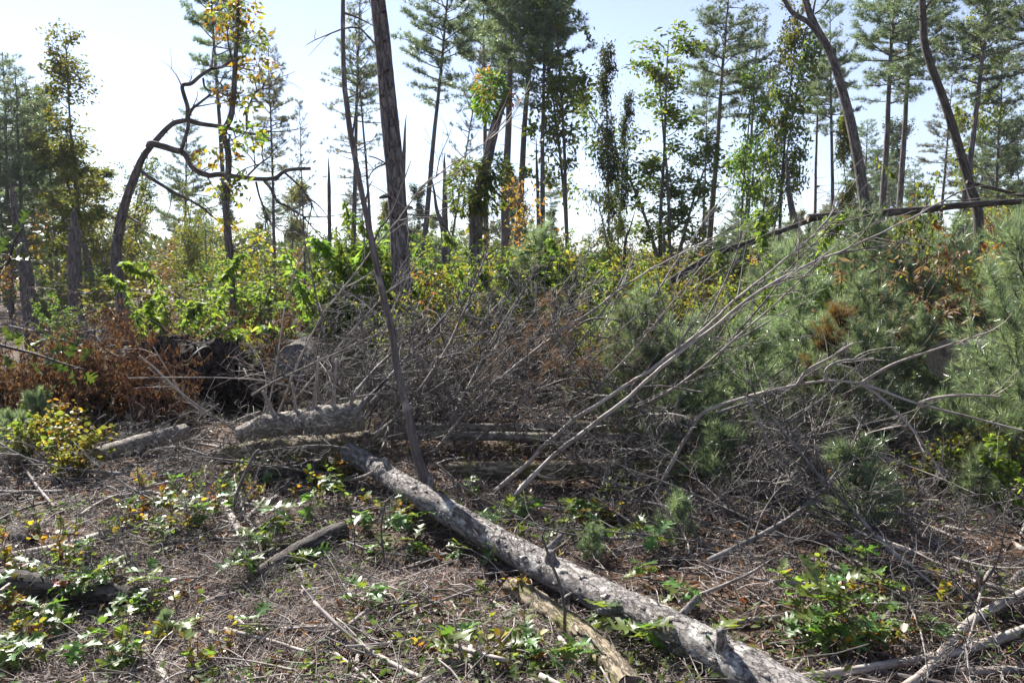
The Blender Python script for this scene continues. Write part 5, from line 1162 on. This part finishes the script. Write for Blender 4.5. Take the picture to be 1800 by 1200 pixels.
# single fallen leaves that catch the eye
for px, py, me, L, lab in ((122, 1022, red_leaf, .085, 'crimson oak leaf lying on the dark left log'), (862, 1116, brown_leaf, .08, 'orange-brown oak leaf on the litter below the log'), (775, 1143, brown_leaf, .06, 'rusty curled leaf in the bottom middle'), (835, 1128, brown_leaf, .05, 'small rusty leaf near the orange-brown one'), (1493, 985, brown_leaf, .06, 'orange leaf in the dark right floor'), (1705, 715, brown_leaf, .06, 'orange leaf held in the right edge sapling'), (183, 1196, brown_leaf, .04, 'orange scrap of leaf at the bottom left')):
    b = G(px, py, .13 if me is red_leaf else (.5 if py < 750 else .02)); single('fallen_leaf', me, lab, 'leaf', b, (.25, -.2, rgp.uniform(0, 6)), L)

# oak branch with big leaves hanging in from the left edge, near the camera
def oak_bough(lab, d, line, leaves):
    w3 = ppath(line, d); base = w3[0]; o = thing('oak_branch', lab, 'branch', base); q = smooth_path(w3, 24); mb = MB(); mb.tube(q, np.linspace(.006, .002, 24), 6, knobbly(.05, 20)); part('stem', mb.mesh('oak_branch_stem', M['twig_dark'], True, base), o)
    for px, py, ang, L in leaves:
        c = P(px, py, d + rgp.normal(0, .05)); j = np.argmin(np.linalg.norm(q - c, axis=1)); dd = np.array([math.cos(ang), rgp.normal(0, .35), math.sin(ang)])
        R = frames(dd[None], unit(np.array([[rgp.normal(0, .3), -.7 + rgp.normal(0, .4), .8]])))[0]; m2 = MB(); m2.tube(smooth_path([q[j], (q[j] + c) / 2 + [0, 0, .004], c], 5), [.0015] * 5, 4); part('leaf_stalk', m2.mesh('leaf_stalk', M['twig_dark'], True, base), o)
        part('leaf', oakd[rgp.integers(0, 4)], o, c - base, Matrix(R.tolist()).to_euler(), L)


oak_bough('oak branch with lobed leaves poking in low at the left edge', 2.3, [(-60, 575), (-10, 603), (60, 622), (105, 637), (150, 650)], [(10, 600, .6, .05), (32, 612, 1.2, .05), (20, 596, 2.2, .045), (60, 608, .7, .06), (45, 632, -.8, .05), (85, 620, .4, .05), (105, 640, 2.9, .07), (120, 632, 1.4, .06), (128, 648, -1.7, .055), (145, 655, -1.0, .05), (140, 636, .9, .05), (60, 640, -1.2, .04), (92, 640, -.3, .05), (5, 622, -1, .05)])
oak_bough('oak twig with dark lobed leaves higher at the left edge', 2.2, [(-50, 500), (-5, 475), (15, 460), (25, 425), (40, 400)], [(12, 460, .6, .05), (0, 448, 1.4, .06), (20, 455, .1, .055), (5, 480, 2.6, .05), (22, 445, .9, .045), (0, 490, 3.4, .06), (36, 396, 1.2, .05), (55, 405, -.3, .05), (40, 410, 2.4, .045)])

# ------------------------------------------------------------------ labels that say where each look-alike stands
MARKS = [(-1e9, 'left frame edge'), (225, 'bent dead tree'), (405, 'golden-leaved tree'), (705, 'big pine trunk'), (840, 'central snag'), (1076, 'narrow leafy column'), (1240, 'tall open pine'), (1392, 'jagged trunk'), (1518, 'forked trunk'), (1705, 'leaning dark trunk'), (1e9, 'right frame edge')]
FLOOR = [(-1e9, 'left edge'), (300, 'hollow log'), (540, 'short curved log'), (760, 'tall limb'), (1000, 'rotten log'), (1250, 'standing stub'), (1500, 'small soft pine'), (1e9, 'right edge')]
ORD = 'first second third fourth fifth sixth seventh eighth ninth tenth eleventh twelfth thirteenth fourteenth fifteenth sixteenth seventeenth eighteenth nineteenth twentieth'.split()
ORD = ORD[:20]
ORD += ['twenty-' + w for w in ORD[:9]] + ['thirtieth'] + ['thirty-' + w for w in ORD[:9]] + ['fortieth'] + ['forty-' + w for w in ORD[:9]]
NOUN = {'trees far back in the wood': ('far hazy', 1, 0), 'low trees beyond the clearing': ('low far', 1, 0), 'rusty shrubs of the left thicket': ('rusty', 1, 1), 'rusty shrubs behind the root mound': ('rusty rear', 1, 1), 'dry shrubs behind the brush pile': ('dry brown', 1, 0),
        'dry shrubs of the far right': ('thin dry brown', 1, 0), 'green shrubs of the middle distance': ('green', 1, 1), 'yellow shrubs of the middle distance': ('yellow-green', 1, 1), 'bare shrubs of the undergrowth': ('bare twiggy', 1, 0), 'bare stems in the rusty thicket': ('bare-stemmed', 1, 0), 'mixed bushes in the rusty thicket': ('mixed leafy', 1, 0), 'mixed shrubs beyond the left thicket': ('dull', 1, 1), 'saplings rising through the brush pile': ('brush-pile', 1, 0), 'sunlit saplings behind the brush pile': ('tall sunlit', 1, 0), 'green bushes of the right undergrowth': ('bushy green', 1, 0),
        'shaded shrubs under the left trees': ('shaded green', 1, 0), 'small oak seedlings on the forest floor': ('small', 0, 2), 'yellowing sprigs on the forest floor': ('yellowing', 0, 2), 'low yellow shrubs of the floor': ('low yellow', 0, 2), 'boughs fanning from the sawn logs': ('grey fanned', 0, 2), 'boughs of the central brush pile': ('tangled dead', 0, 2), 'brown-needled boughs in the brush pile': ('brown-needled', 0, 2), 'boughs at the right fringe of the pile': ('thin fringe', 0, 2), 'long limbs of the brush pile': ('long bare', 0, 2), 'boughs over the stacked logs': ('stacked-log', 0, 2), 'flattened boughs right of the log': ('flattened dead', 0, 2), 'flat boughs on the left floor': ('thin flat', 0, 2), 'pale boughs over the left thicket': ('pale', 1, 0), 'loose sticks strewn on the forest floor': ('loose grey', 0, 2)}
cells = {}
for o in list(S.objects):
    g = o.get('group')
    if g in NOUN:
        w, far, tiers = NOUN[g]; dep = max(.5, o.location.y); px = 900 + o.location.x / dep * F; mk = MARKS if far else FLOOR
        k = max(j for j in range(len(mk)) if mk[j][0] <= px)
        t = 0 if not tiers else (int(dep > 10) if (tiers == 1 and dep < 12.5) else int(dep > 15) if tiers == 1 else int(np.digitize(dep, [3.1, 4.2, 5.8])))
        nz_ = {'pine_tree': 'pine', 'leafy_tree': 'leafy tree', 'loose_stick': 'stick', 'oak_seedling': 'oak seedling', 'leafy_sprig': 'sprig', 'dead_branch': 'bough', 'dead_limb': 'limb'}.get(o.name.split('.')[0], 'shrub')
        cells.setdefault((g, nz_, k, tiers, t), []).append((px, o))
for (g, nz_, k, tiers, t), L in cells.items():
    w, far, _ = NOUN[g]; mk = MARKS if far else FLOOR; L.sort(key=lambda q: q[0])
    row = '' if not tiers else ((', front row', ', back row')[t] if tiers == 1 else (', foremost strip', ', near strip', ', middle strip', ', rear strip')[t])
    for i, (px, o) in enumerate(L):
        b = mk[min(k + 1, len(mk) - 1)][1]
        o['label'] = f"{ORD[i] if i < len(ORD) else 'last'} {w} {nz_} from {mk[k][1]} to {b}{row}"
